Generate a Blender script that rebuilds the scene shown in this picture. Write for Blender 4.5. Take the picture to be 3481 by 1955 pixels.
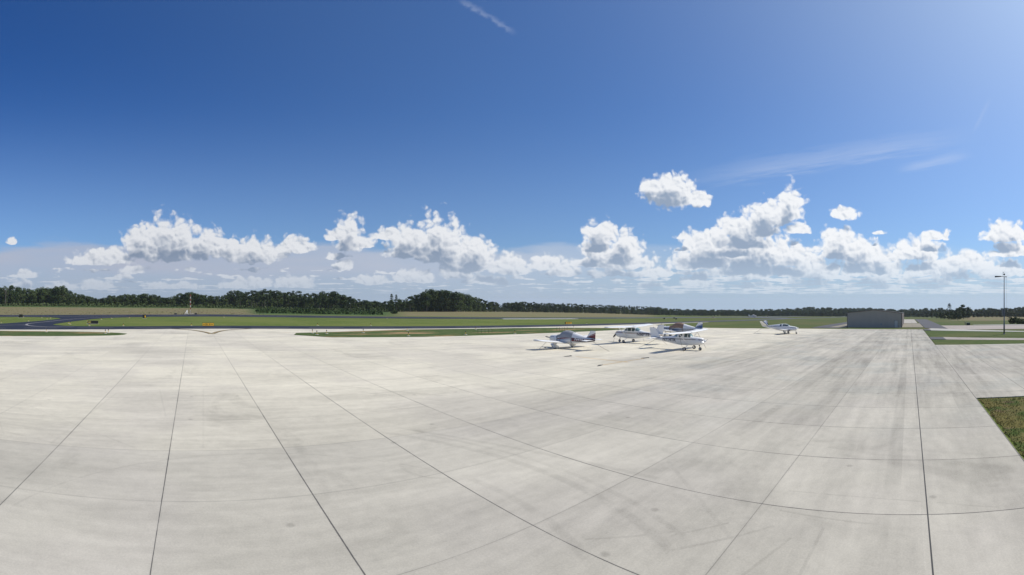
import bpy, bmesh, math, random
import numpy as np
from mathutils import Vector, Matrix
random.seed(7); RNG = np.random.default_rng(7)
for o in list(bpy.data.objects): bpy.data.objects.remove(o, do_unlink=True)
C = bpy.context.scene; COL = C.collection
PI = math.pi; R = math.radians
S = 0.83                                     # survey unit of the layout -> metres
# ------------------------------------------------------------------ camera (sweep panorama: central cylindrical)
F = 1550.0; YH = 1026.0; XA = 656.0; WPX, HPX = 3481.0, 1955.0
CAM_H = 6.1
cam = bpy.data.cameras.new('camera'); cam.type = 'PANO'; cam.panorama_type = 'CENTRAL_CYLINDRICAL'
cam.central_cylindrical_range_u_min = (0 - XA) / F; cam.central_cylindrical_range_u_max = (WPX - XA) / F
cam.central_cylindrical_range_v_min = (YH - HPX) / F; cam.central_cylindrical_range_v_max = YH / F
cam.central_cylindrical_radius = 1.0
cam.clip_start = 0.1; cam.clip_end = 20000
camo = bpy.data.objects.new('camera', cam); COL.objects.link(camo); C.camera = camo
camo.location = (0, 0, CAM_H * S); camo.rotation_euler = (PI / 2, 0, 0)
# ------------------------------------------------------------------ exposure
C.view_settings.view_transform = 'Standard'; C.view_settings.look = 'None'
C.view_settings.exposure = 0.0; C.view_settings.gamma = 1.0
C.render.film_transparent = False
C.cycles.max_bounces = 6; C.cycles.volume_bounces = 1
# ------------------------------------------------------------------ sun
SUN_AZ, SUN_EL = R(124), R(50)
sd = Vector((math.sin(SUN_AZ) * math.cos(SUN_EL), math.cos(SUN_AZ) * math.cos(SUN_EL), math.sin(SUN_EL)))
sl = bpy.data.lights.new('sun', 'SUN'); sl.energy = 4.1; sl.angle = R(0.53); sl.color = (1.0, 0.94, 0.83)
so = bpy.data.objects.new('sun', sl); COL.objects.link(so)
so.rotation_euler = sd.to_track_quat('Z', 'Y').to_euler(); so.location = (0, 0, 60)

# ------------------------------------------------------------------ node expression helper
class X:
    """a float socket with arithmetic"""
    def __init__(s, nt, k): s.nt = nt; s.k = k
    @staticmethod
    def op(nt, o, *a, clamp=False):
        n = nt.nodes.new('ShaderNodeMath'); n.operation = o; n.use_clamp = clamp
        for i, v in enumerate(a):
            if isinstance(v, X): nt.links.new(v.k, n.inputs[i])
            else: n.inputs[i].default_value = float(v)
        return X(nt, n.outputs[0])
    def __add__(s, b): return X.op(s.nt, 'ADD', s, b)
    __radd__ = __add__
    def __sub__(s, b): return X.op(s.nt, 'SUBTRACT', s, b)
    def __rsub__(s, b): return X.op(s.nt, 'SUBTRACT', b, s)
    def __mul__(s, b): return X.op(s.nt, 'MULTIPLY', s, b)
    __rmul__ = __mul__
    def __truediv__(s, b): return X.op(s.nt, 'DIVIDE', s, b)
    def __rtruediv__(s, b): return X.op(s.nt, 'DIVIDE', b, s)
    def abs(s): return X.op(s.nt, 'ABSOLUTE', s)
    def floor(s): return X.op(s.nt, 'FLOOR', s)
    def gt(s, b): return X.op(s.nt, 'GREATER_THAN', s, b)
    def lt(s, b): return X.op(s.nt, 'LESS_THAN', s, b)
    def max(s, b): return X.op(s.nt, 'MAXIMUM', s, b)
    def min(s, b): return X.op(s.nt, 'MINIMUM', s, b)
    def sat(s): return X.op(s.nt, 'ADD', s, 0.0, clamp=True)
    def pow(s, b): return X.op(s.nt, 'POWER', s, b)
    def sstep(s, a, b):
        n = s.nt.nodes.new('ShaderNodeMapRange'); n.interpolation_type = 'SMOOTHSTEP'
        s.nt.links.new(s.k, n.inputs[0]); n.inputs[1].default_value = a; n.inputs[2].default_value = b
        return X(s.nt, n.outputs[0])
def comb(nt, x, y, z=0.0):
    n = nt.nodes.new('ShaderNodeCombineXYZ')
    for i, v in enumerate((x, y, z)):
        if isinstance(v, X): nt.links.new(v.k, n.inputs[i])
        else: n.inputs[i].default_value = v
    return n.outputs[0]
def sep(nt, vec):
    n = nt.nodes.new('ShaderNodeSeparateXYZ'); nt.links.new(vec, n.inputs[0])
    return [X(nt, n.outputs[i]) for i in range(3)]
def noise(nt, vec, scale, detail=4, rough=.55, dist=0.0, lac=2.0, dim='2D'):
    n = nt.nodes.new('ShaderNodeTexNoise'); n.noise_dimensions = dim; nt.links.new(vec, n.inputs['Vector'])
    n.inputs['Scale'].default_value = scale; n.inputs['Detail'].default_value = detail
    n.inputs['Roughness'].default_value = rough; n.inputs['Distortion'].default_value = dist
    n.inputs['Lacunarity'].default_value = lac
    return X(nt, n.outputs[0])
def mixc(nt, f, a, b):
    n = nt.nodes.new('ShaderNodeMix'); n.data_type = 'RGBA'; n.clamp_factor = True
    if isinstance(f, X): nt.links.new(f.k, n.inputs[0])
    else: n.inputs[0].default_value = f
    for i, v in ((6, a), (7, b)):
        if isinstance(v, (tuple, list)): n.inputs[i].default_value = (*v[:3], 1)
        else: nt.links.new(v, n.inputs[i])
    return n.outputs[2]
def scalec(nt, col, f):
    n = nt.nodes.new('ShaderNodeVectorMath'); n.operation = 'SCALE'
    if isinstance(col, (tuple, list)): n.inputs[0].default_value = col[:3]
    else: nt.links.new(col, n.inputs[0])
    if isinstance(f, X): nt.links.new(f.k, n.inputs['Scale'])
    else: n.inputs['Scale'].default_value = f
    return n.outputs[0]

# ------------------------------------------------------------------ world: Nishita sky + clouds laid out by compass direction
wd = bpy.data.worlds.new('World'); C.world = wd; wd.use_nodes = True
nt = wd.node_tree; nt.nodes.clear()
SKY_STR = 0.10
sky = nt.nodes.new('ShaderNodeTexSky'); sky.sky_type = 'NISHITA'; sky.sun_disc = False
sky.sun_elevation = SUN_EL; sky.sun_rotation = SUN_AZ
sky.altitude = 100; sky.air_density = 1.0; sky.dust_density = 0.6; sky.ozone_density = 3.0
tc = nt.nodes.new('ShaderNodeTexCoord')
dx, dy, dz = sep(nt, tc.outputs['Generated'])
K = WPX / 2576.0                                       # cloud chart units (1147 units = 1 radian)
Fd = F / K; XAd = XA / K
rxy = X.op(nt, 'SQRT', dx * dx + dy * dy).max(1e-4)
cu = X.op(nt, 'ARCTAN2', dx, dy) * Fd + XAd            # chart x (bearing)
ch = (dz / rxy) * Fd                                   # chart height above the horizon
HB = YH / K                                            # chart row of the horizon
CL = [  # chart x, base row, half width, height
 (430,640,115,98),(350,622,48,55),(520,632,70,62),(575,640,60,48),(640,652,78,58),(745,630,55,38),(690,648,40,30),(255,660,88,38),(335,684,40,22),(313,699,24,13),
 (878,618,42,82),(842,600,22,26),(905,618,40,30),(1105,645,88,105),(1030,622,62,62),(975,600,45,30),(1190,650,75,58),(1060,640,90,62),
 (1160,682,62,34),(1285,684,62,46),(1240,676,55,30),(864,673,26,20),(68,697,34,20),(28,611,18,16),
 (50,724,34,22),(160,725,44,18),(240,724,50,24),(430,724,84,18),(615,722,74,26),(735,718,60,28),(1040,706,60,30),(930,712,50,20),(1220,712,70,20),(1150,697,50,18),(1380,672,56,34),(1420,690,60,22),(845,648,40,16),
 (1510,600,50,52),(1500,640,48,46),(1570,632,50,58),(1560,670,100,44),(1480,666,50,24),(1650,692,58,24),(1540,692,66,18),
 (1935,560,68,62),(1990,540,34,82),(1880,590,100,58),(1790,640,105,68),(1900,655,150,72),(1860,612,60,40),(1760,672,90,40),(1985,660,90,50),(2050,690,90,52),(1720,600,26,16),(2010,585,30,30),
 (2115,640,62,76),(2165,650,58,62),(2220,655,42,38),(2310,645,74,52),(2350,600,36,20),(2210,588,18,9),(2380,600,12,26),
 (2530,600,62,50),(2550,640,62,36),(2430,672,85,44),(2350,690,95,40),(2200,690,110,40),(2520,690,80,40),(1880,690,120,34),(1750,716,40,22)]
ROUND = [(1685,484,74,50),(1752,500,38,24),(1640,470,34,26),(1715,505,40,24),(2126,538,40,20)]
CLh = [(x, HB - b, w, h, 5.0) for x, b, w, h in CL] + [(x, HB - c, w, h, 1.15) for x, c, w, h in ROUND]
def cloud_group():
    g = bpy.data.node_groups.new('cloud_field', 'ShaderNodeTree')
    g.interface.new_socket('P', in_out='INPUT', socket_type='NodeSocketVector')
    g.interface.new_socket('D', in_out='OUTPUT', socket_type='NodeSocketFloat')
    gi = g.nodes.new('NodeGroupInput'); go = g.nodes.new('NodeGroupOutput')
    pp = gi.outputs[0]
    acc = None
    for (x, hb, w, h, k) in CLh:
        n = g.nodes.new('ShaderNodeVectorMath'); n.operation = 'MULTIPLY_ADD'; g.links.new(pp, n.inputs[0])
        n.inputs[1].default_value = (1/w, 1/h, k/h); n.inputs[2].default_value = (-x/w, -hb/h, k*hb/h)
        m = g.nodes.new('ShaderNodeVectorMath'); m.operation = 'MAXIMUM'; g.links.new(n.outputs[0], m.inputs[0]); m.inputs[1].default_value = (-1e6, 0, 0)
        l = g.nodes.new('ShaderNodeVectorMath'); l.operation = 'LENGTH'; g.links.new(m.outputs[0], l.inputs[0])
        v = X(g, l.outputs['Value'])
        acc = v if acc is None else X.op(g, 'SMOOTH_MIN', acc, v, 0.22)
    g.links.new((1.0 - acc).k, go.inputs[0])
    return g
CG = cloud_group()
q0 = comb(nt, cu, ch)
wn = nt.nodes.new('ShaderNodeTexNoise'); wn.noise_dimensions = '2D'; nt.links.new(q0, wn.inputs['Vector'])
wn.inputs['Scale'].default_value = 1/42.; wn.inputs['Detail'].default_value = 3
wa, wb, _ = sep(nt, wn.outputs[1]); wa = (wa - .5) * 34; wb = (wb - .5) * 15
def field(ax, ay):
    sx, sy = cu + ax, ch + ay
    wx, wy = sx + wa, sy + wb
    n = nt.nodes.new('ShaderNodeGroup'); n.node_tree = CG; nt.links.new(comb(nt, wx, wy, wy * -1.0), n.inputs[0])
    return X(nt, n.outputs[0])
def bill(ax, ay):
    q = comb(nt, cu + ax, ch + ay)
    bil = noise(nt, q, 1/38., 7, .54)
    vo = nt.nodes.new('ShaderNodeTexVoronoi'); vo.voronoi_dimensions = '2D'; vo.feature = 'F1'; vo.inputs['Scale'].default_value = 1/23.; vo.inputs['Detail'].default_value = 1.0; vo.inputs['Roughness'].default_value = .45; vo.normalize = False
    nt.links.new(comb(nt, cu + ax + wa * .9 + bil * 12.0, ch + ay + wb * 1.2 - bil * 10.0), vo.inputs['Vector'])
    return (bil - .5) * .85 + (.45 - X(nt, vo.outputs['Distance'])) * .52
pv = comb(nt, cu / 60.0, 420.0 / ch.max(6.0))
small = noise(nt, pv, 0.9, 2, .5)
low = ch.sstep(8, 24) * (1.0 - ch.sstep(78, 112))
SM = (small - 0.54 + cu.sstep(1250, 1900) * 0.17) * 3.2 - (1.0 - low) * 2.5
M0 = field(0, 0) + .16; M1 = field(10.0, 30.0)
B0 = bill(0, 0); B1 = bill(3.5, 6.0)
D0 = X.op(nt, 'SMOOTH_MAX', M0, SM, 0.15) + B0 * .86
alpha = D0.sstep(0.0, 0.36)
lit = (0.97 - (M1 + B0 * .5 - .12).max(0.0) * 1.5 - M0.max(0.0) * .18 + (B0 - B1) * 1.15).sstep(-.05, .95)
farf = 1.0 - ch.sstep(5, 135)                          # far clouds lie behind more air
sunw = cu.sstep(200, 2500)
litc = mixc(nt, sunw, (0.74, 0.76, 0.80), (0.93, 0.95, 0.98))
drkc = mixc(nt, sunw, (0.22, 0.28, 0.39), (0.33, 0.42, 0.56))
ccol = mixc(nt, lit, drkc, litc)
# thin high sheet and cirrus
sheet_n = noise(nt, comb(nt, cu / 300.0, ch / 60.0, 1.0), 1.2, 4, .5)
sheet = ((1.0 - (ch + (sheet_n - .5) * 90).sstep(118, 150)) * (1.0 - cu.sstep(1150, 1900) * .75) * (0.42 + sheet_n * .5)) * (0.45 + ch.sstep(10, 110) * .55)
ca, sa = math.cos(R(-31)), math.sin(R(-31))
cx, cyh = cu - 1225.0, ch - (HB - 40)
ru = cx * ca + cyh * sa; rv = cyh * ca - cx * sa
cn = noise(nt, comb(nt, cu / 24, ch / 18, 2), 1, 5, .6)
cir1 = (1.0 - (ru / 85).abs().sstep(.6, 1.1)) * (1.0 - ((rv + (cn - .5) * 22) / 10).abs().sstep(0, 1.1)) * cn * .28
ca, sa = math.cos(R(12)), math.sin(R(12))
def streak(x, row, L, W, ang, amp):
    ca, sa = math.cos(R(ang)), math.sin(R(ang)); ax = cu - x; ay = ch - (HB - row)
    u_ = ax * ca + ay * sa; v_ = ay * ca - ax * sa
    wn = noise(nt, comb(nt, u_ / 120, v_ / 9, 5), 1, 5, .62)
    return (1.0 - (u_ / L).abs().sstep(.3, 1.0)) * (1.0 - ((v_ + (wn - .5) * W * 1.4) / W).abs().sstep(0, 1.0)) * wn * amp
cir2 = streak(2080, 398, 420, 40, 9, .36); cir3 = streak(2350, 408, 110, 17, 12, .42); cir4 = streak(2470, 290, 60, 8, 62, .18)
hazeb = (1.0 - ch.sstep(0, 150)) * .55 + (1.0 - ch.sstep(0, 520)) * .26
# the sky itself
skyc = scalec(nt, sky.outputs[0], SKY_STR)
hsv = nt.nodes.new('ShaderNodeHueSaturation'); hsv.inputs['Saturation'].default_value = 1.0; nt.links.new(skyc, hsv.inputs['Color'])
vm = nt.nodes.new('ShaderNodeVectorMath'); vm.operation = 'MULTIPLY'; nt.links.new(hsv.outputs[0], vm.inputs[0]); vm.inputs[1].default_value = (.52, .77, 1.10)
sdot = dx * sd.x + dy * sd.y + dz * sd.z                     # closeness to the sun: deeper blue away from it, pale aureole around it
away = 1.0 - sdot.sstep(-.25, .38)
vm2 = nt.nodes.new('ShaderNodeVectorMath'); vm2.operation = 'MULTIPLY'; nt.links.new(vm.outputs[0], vm2.inputs[0]); nt.links.new(mixc(nt, away * dz.sstep(.14, .62), (1, 1, 1), (.25, .58, .85)), vm2.inputs[1])
vm3 = nt.nodes.new('ShaderNodeVectorMath'); vm3.operation = 'ADD'; nt.links.new(vm2.outputs[0], vm3.inputs[0]); nt.links.new(scalec(nt, (.34, .34, .22), sdot.max(0.0).pow(5.0)), vm3.inputs[1]); c0 = vm3.outputs[0]
c1 = mixc(nt, hazeb.sat(), c0, mixc(nt, sunw, (0.30, 0.40, 0.54), (0.45, 0.58, 0.74)))
c2 = mixc(nt, (sheet * 1.35).sat(), c1, mixc(nt, sunw, (0.43, 0.47, 0.58), (0.56, 0.66, 0.80)))
c3 = mixc(nt, (cir1 + cir2 + cir3 + cir4).sat(), c2, (0.72, 0.78, 0.90))
ccol2 = mixc(nt, farf * .62, ccol, mixc(nt, sunw, (0.42, 0.49, 0.60), (0.56, 0.67, 0.80)))
c4 = mixc(nt, alpha * (1.0 - farf * .35), c3, ccol2)
bg = nt.nodes.new('ShaderNodeBackground'); nt.links.new(c4, bg.inputs['Color']); bg.inputs['Strength'].default_value = 1.0
wo = nt.nodes.new('ShaderNodeOutputWorld'); nt.links.new(bg.outputs[0], wo.inputs['Surface'])
try:
    wd.cycles.sampling_method = 'NONE'
except Exception: pass

# ================================================================== helpers for things
def tag(o, label=None, cat=None, group=None, kind=None):
    if label: o['label'] = label
    if cat: o['category'] = cat
    if group: o['group'] = group
    if kind: o['kind'] = kind
    return o
def empty(name, loc, rz=0, **k):
    o = bpy.data.objects.new(name, None); COL.objects.link(o); o.empty_display_size = .3
    o.location = loc; o.rotation_euler = (0, 0, rz); return tag(o, **k)
def mesh_obj(name, verts, faces, mats, parent=None, smooth=False, mi=None, **k):
    me = bpy.data.meshes.new(name); me.from_pydata([tuple(map(float, v)) for v in verts], [], [tuple(map(int, f)) for f in faces])
    for m in (mats if isinstance(mats, (list, tuple)) else [mats]): me.materials.append(m)
    if mi is not None: me.polygons.foreach_set('material_index', np.array(mi, dtype=np.int32))
    if smooth: me.polygons.foreach_set('use_smooth', np.ones(len(me.polygons), dtype=bool))
    me.update(); o = bpy.data.objects.new(name, me); COL.objects.link(o)
    if parent: o.parent = parent
    return tag(o, **k)
class MB:
    """collects simple shapes into one mesh"""
    def __init__(s): s.v = []; s.f = []; s.m = []
    def add(s, v, f, m=0):
        b = len(s.v); s.v += [tuple(p) for p in v]; s.f += [tuple(i + b for i in q) for q in f]; s.m += [m] * len(f); return s
    def box(s, x0, x1, y0, y1, z0, z1, m=0):
        return s.add([(x0,y0,z0),(x1,y0,z0),(x1,y1,z0),(x0,y1,z0),(x0,y0,z1),(x1,y0,z1),(x1,y1,z1),(x0,y1,z1)],
                     [(0,3,2,1),(4,5,6,7),(0,1,5,4),(1,2,6,5),(2,3,7,6),(3,0,4,7)], m)
    def tube(s, pts, rad, n=8, m=0, cap=True):
        pts = [Vector(p) for p in pts]; rads = rad if isinstance(rad, (list, tuple)) else [rad] * len(pts)
        rings = []
        for i, p in enumerate(pts):
            d = (pts[min(i+1, len(pts)-1)] - pts[max(i-1, 0)]).normalized()
            a = Vector((0,0,1)) if abs(d.z) < .9 else Vector((1,0,0))
            u = d.cross(a).normalized(); w = u.cross(d).normalized()
            rings.append([p + (u*math.cos(2*PI*k/n) + w*math.sin(2*PI*k/n)) * rads[i] for k in range(n)])
        v = [q for r in rings for q in r]; f = []
        for i in range(len(pts)-1):
            for k in range(n): f.append((i*n+k, i*n+(k+1)%n, (i+1)*n+(k+1)%n, (i+1)*n+k))
        if cap: f += [tuple(range(n))[::-1], tuple(range((len(pts)-1)*n, len(pts)*n))]
        return s.add(v, f, m)
    def lathe(s, prof, c, axis='z', n=16, m=0):
        v = []; f = []
        for (r, h) in prof:
            for k in range(n):
                a = 2*PI*k/n; x, y = r*math.cos(a), r*math.sin(a)
                v.append({'z': (c[0]+x, c[1]+y, c[2]+h), 'x': (c[0]+h, c[1]+x, c[2]+y), 'y': (c[0]+x, c[1]+h, c[2]+y)}[axis])
        for i in range(len(prof)-1):
            for k in range(n): f.append((i*n+k, i*n+(k+1)%n, (i+1)*n+(k+1)%n, (i+1)*n+k))
        f += [tuple(range(n))[::-1], tuple(range((len(prof)-1)*n, len(prof)*n))]
        return s.add(v, f, m)
    def build(s, name, mats, parent=None, smooth=False, **k):
        return mesh_obj(name, s.v, s.f, mats, parent, smooth, s.m, **k)
def copy_tree(o, parent=None):
    c = o.copy(); COL.objects.link(c)
    if parent: c.parent = parent
    for chd in list(o.children): copy_tree(chd, c)
    return c

# ================================================================== materials
def mat(name, col=(.5,.5,.5), rough=.6, metal=0.0, spec=.5, var=0.0, vscale=3.0, fn=None, bump=None, trans=0.0):
    m = bpy.data.materials.new(name); m.use_nodes = True; t = m.node_tree; b = t.nodes['Principled BSDF']
    b.inputs['Roughness'].default_value = rough; b.inputs['Metallic'].default_value = metal
    b.inputs['Specular IOR Level'].default_value = spec
    g = t.nodes.new('ShaderNodeNewGeometry'); pos = g.outputs['Position']
    tco = t.nodes.new('ShaderNodeTexCoord').outputs['Object']
    if fn: out = fn(t, pos, tco, b)
    elif var:
        n = noise(t, tco, vscale, 4, .6, dim='3D'); out = scalec(t, col, 1.0 + (n - .5) * 2 * var)
    else: out = None
    if out is None: b.inputs['Base Color'].default_value = (*col, 1)
    else: t.links.new(out, b.inputs['Base Color'])
    if bump:
        bn = t.nodes.new('ShaderNodeBump'); bn.inputs['Strength'].default_value = bump[1]; bn.inputs['Distance'].default_value = bump[2]
        hn = noise(t, tco, bump[0], 5, .6, dim='3D'); t.links.new(hn.k, bn.inputs['Height']); t.links.new(bn.outputs[0], b.inputs['Normal'])
    return m

def apron_fn(t, pos, tco, b):
    x, y, z = sep(t, pos); P2 = comb(t, x, y)
    # slab cells
    px = 4.66 * S; py = 4.71 * S
    ax = (x + .95 * S) / px; ay = (y + .35 * S) / py
    fx = ax - ax.floor(); fy = ay - ay.floor()
    wob = (noise(t, P2, .25, 2) - .5) * .02
    jx = (fx.min(1.0 - fx)) * px + wob; jy = (fy.min(1.0 - fy)) * py + wob
    wn = t.nodes.new('ShaderNodeTexWhiteNoise'); wn.noise_dimensions = '2D'
    t.links.new(comb(t, ax.floor(), ay.floor()), wn.inputs['Vector']); cell = X(t, wn.outputs['Value'])
    wn2 = t.nodes.new('ShaderNodeTexWhiteNoise'); wn2.noise_dimensions = '1D'
    t.links.new(ay.floor().k, wn2.inputs['W']); row = X(t, wn2.outputs['Value'])
    # broom and weather streaks run along the paving lanes (x)
    st = noise(t, comb(t, x * .10, y * .55), 1.0, 6, .62)
    st2 = noise(t, comb(t, x * .5 + 9, y * 2.6), 1.0, 5, .65)
    blot = noise(t, P2, .16, 5, .6, .4); fine = noise(t, P2, 2.2, 6, .7); grit = noise(t, P2, 22.0, 4, .8)
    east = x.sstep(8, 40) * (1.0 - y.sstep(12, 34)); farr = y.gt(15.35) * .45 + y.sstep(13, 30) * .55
    vert = noise(t, comb(t, x * .085 + 5, y * 1.5), 1.0, 6, .66)
    v = 1.0 + (st - .5) * .42 + (blot - .5) * .30 + (fine - .5) * .26 + (grit - .5) * .42 + (cell - .5) * .085 + (row - .5) * (east * .13 + .05) + (st2 - .5) * .26
    v = v - (vert - .42).max(0.0) * east * .78 - east * .04 + (blot.sstep(.58, .68)) * east * .05
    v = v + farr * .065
    # dark rubbed lane towards the hangar
    lane = y.gt(.22) * (1.0 - y.sstep(.62, .76)) * x.sstep(12.2, 12.9) * (.45 + noise(t, comb(t, x * .25, y * 5), 1, 4) * .9)
    v = v - lane * .12
    lane2 = y.gt(-4.5) * y.lt(-2.4) * x.sstep(10, 22) * (blot - .35).max(0.0)
    v = v - lane2 * .35
    # grey weathering patches
    pat = noise(t, comb(t, x * .22 + 40, y * .13), 1.0, 5, .62, .6).sstep(.56, .70)
    v = v - pat * .11
    # tyre marks: arcs and long sweeps
    tm = None
    def ring(cx, cy, r, w, amp, x0=-1e3, x1=1e3, y0=-1e3, y1=1e3):
        d = X.op(t, 'SQRT', (x - cx) * (x - cx) + (y - cy) * (y - cy)) - r
        q = (1.0 - (d.abs() / w).sstep(.35, 1.0)) * x.gt(x0) * x.lt(x1) * y.gt(y0) * y.lt(y1) * amp
        return q
    marks = [(-17.3,56,1.3,.10,.8,-19,-17.0,50,60),(-16.9,56,1.0,.08,.6,-19,-16.8,50,60),(18.6,57,1.6,.10,.8,16,18.2,50,62),(18.9,57,2.1,.10,.6,16,18.2,50,62),(23.0,58,2.0,.10,.7,20,22.6,50,62),
             (-.5,9.7,9.9,.20,1.0,6.5,12,4.6,16),(-.5,9.7,10.4,.13,.7,6.5,12,4.6,15),(-5.4,6.6,16.5,.16,.9,8,13,6.5,16),(-.4,9.2,7.93,.18,.75,6.6,9,5.8,10.6),(-25.2,-7.5,47.5,.24,.8,6,14,21,28),(-25.2,-7.5,46.4,.16,.6,6,14,19,28),
             (-3.8,2.5,15.6,.045,1.0,8,13,-.3,3.2),(1.5,8.9,6.03,.05,.7,-6,7,10.4,16),(7.4,12.2,1.3,.09,.9,5.6,7,11,12.6),(-40,-26,47,.18,.42,-18,6,3,14),(10,120,104,.16,.35,-20,30,10,22)]
    for mk_ in marks:
        q = ring(*mk_); tm = q if tm is None else tm.max(q)
    def seg(x0, y0, x1, y1, w, amp):
        L = math.hypot(x1-x0, y1-y0); ux, uy = (x1-x0)/L, (y1-y0)/L
        a_ = (x - x0) * ux + (y - y0) * uy; c_ = (x - x0) * -uy + (y - y0) * ux
        return (1.0 - (c_.abs() / w).sstep(.4, 1.0)) * a_.gt(0.0) * a_.lt(L) * amp
    for sg in [(.35,15.6,.6,26.5,.05,.5),(-1.2,20,-1.9,26,.05,.7),(-2.0,15.6,-9,22,.05,.6),(-5,15.5,-4.2,25,.06,.7),(-4.6,15.5,-9.4,17.2,.045,.7),(-7,15.9,-12,25,.05,.5),(-13,20.6,-8,20.4,.06,1.0),
               (7.3,6.3,8.7,4.9,.05,.9),(8.5,4.9,9.6,4.0,.045,1.0),(8.0,4.6,9.8,3.0,.06,1.0),(12.5,7.3,9.0,3.7,.10,.6),(10.6,3.1,10.3,.7,.05,1.0),(7.8,3.0,9.4,2.5,.05,.9),(8.1,2.0,10.0,1.9,.05,.9),(11.5,-.6,11.0,-2.2,.05,.8),(16.2,6.5,22,6.4,.28,.9),(14,9.4,20,9.2,.22,.6),(20,.9,34,.6,.35,.4)]:
        tm = tm.max(seg(*sg))
    tmn = noise(t, P2, 1.6, 5, .65).sstep(.25, .55)
    v = v - tm * tmn * .115
    # oil spots
    vo = t.nodes.new('ShaderNodeTexVoronoi'); vo.voronoi_dimensions = '2D'; vo.inputs['Scale'].default_value = .42; t.links.new(P2, vo.inputs['Vector'])
    rnd, rnd2, _ = sep(t, vo.outputs['Color'])
    sp = (1.0 - X(t, vo.outputs['Distance']).sstep(.02, .06)) * rnd.gt(.86)
    v = v - sp * .22
    # joints
    jw = noise(t, comb(t, y * 1.7, ax.floor() * 7.0), 1.0, 5, .7)
    jl = (1.0 - (jx - (jw - .5) * .014).sstep(.008, .020)) * (.62 + jw * .6).min(1.0)
    jn = noise(t, comb(t, x * .3, y * 1.1), 1.0, 4, .6)
    jb = (1.0 - jy.sstep(.006, .018)) * y.gt(1.0) * (.35 + jn * .75)
    def hl(y0, w, a): return (1.0 - (y - y0).abs().sstep(w * .6, w)) * a
    je = (hl(-.53*S, .022, .95).max(hl(-4.37*S, .02, .85)).max(hl(-8.33*S, .02, .8)).max(hl(-12.2*S, .02, .8)).max(hl(-16.1*S, .02, .7))) * x.gt(6.0)
    jl = jl * (1.0 - x.sstep(28, 60) * .6) * (1.0 - y.sstep(14, 55) * .62) * (1.0 - (0.0 - x).sstep(2, 9) * .68)
    pick = noise(t, comb(t, ax.floor() * 3.3, ay.floor() * 5.1), 1, 1); jb = jb * pick.sstep(.25, .7).max(1.0 - y.sstep(6, 14))
    edge = 1.0 - jx.sstep(.02, .07)
    v = v - edge * .03 - (1.0 - jy.sstep(.02, .08)) * y.gt(1.0) * .035
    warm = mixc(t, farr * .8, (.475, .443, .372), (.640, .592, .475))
    warm = mixc(t, noise(t, P2, .11, 3).sstep(.4, .65) * .35, warm, (.43, .395, .35))
    warm = mixc(t, noise(t, P2, .19, 3).sstep(.5, .7) * east * .4, warm, (.36, .375, .345))
    # orange stain lines between the tie-down points
    o1 = seg(33.6, 30.1, 33.3, 23.6, .20, .9).max(seg(29.7, 24.05, 37.3, 24.3, .16, .8))
    col = mixc(t, o1 * fine.sstep(.2, .5), warm, (.50, .34, .16))
    rs = noise(t, comb(t, x * .15, y * .8), 1, 4).sstep(.62, .75) * y.sstep(66, 72) * .5
    col = mixc(t, rs, col, (.50, .38, .25))
    col = scalec(t, col, v)
    col = mixc(t, (jl * .88).max(jb * .55).max(je), col, (.045, .045, .048))
    bn = t.nodes.new('ShaderNodeBump'); bn.inputs['Strength'].default_value = .25; bn.inputs['Distance'].default_value = .01
    t.links.new((grit + fine).k, bn.inputs['Height']); t.links.new(bn.outputs[0], b.inputs['Normal'])
    return col
def asphalt_fn(c0, c1, seal):
    def fn(t, pos, tco, b):
        x, y, z = sep(t, pos); P2 = comb(t, x, y)
        n = noise(t, comb(t, x * .03, y * .3), 1, 5, .6); g = noise(t, P2, 6, 4, .7)
        east = x.sstep(40, 330)
        c = mixc(t, east, c0, c1)
        return scalec(t, c, 1.0 + (n - .5) * .5 + (g - .5) * .25)
    return fn
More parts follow.
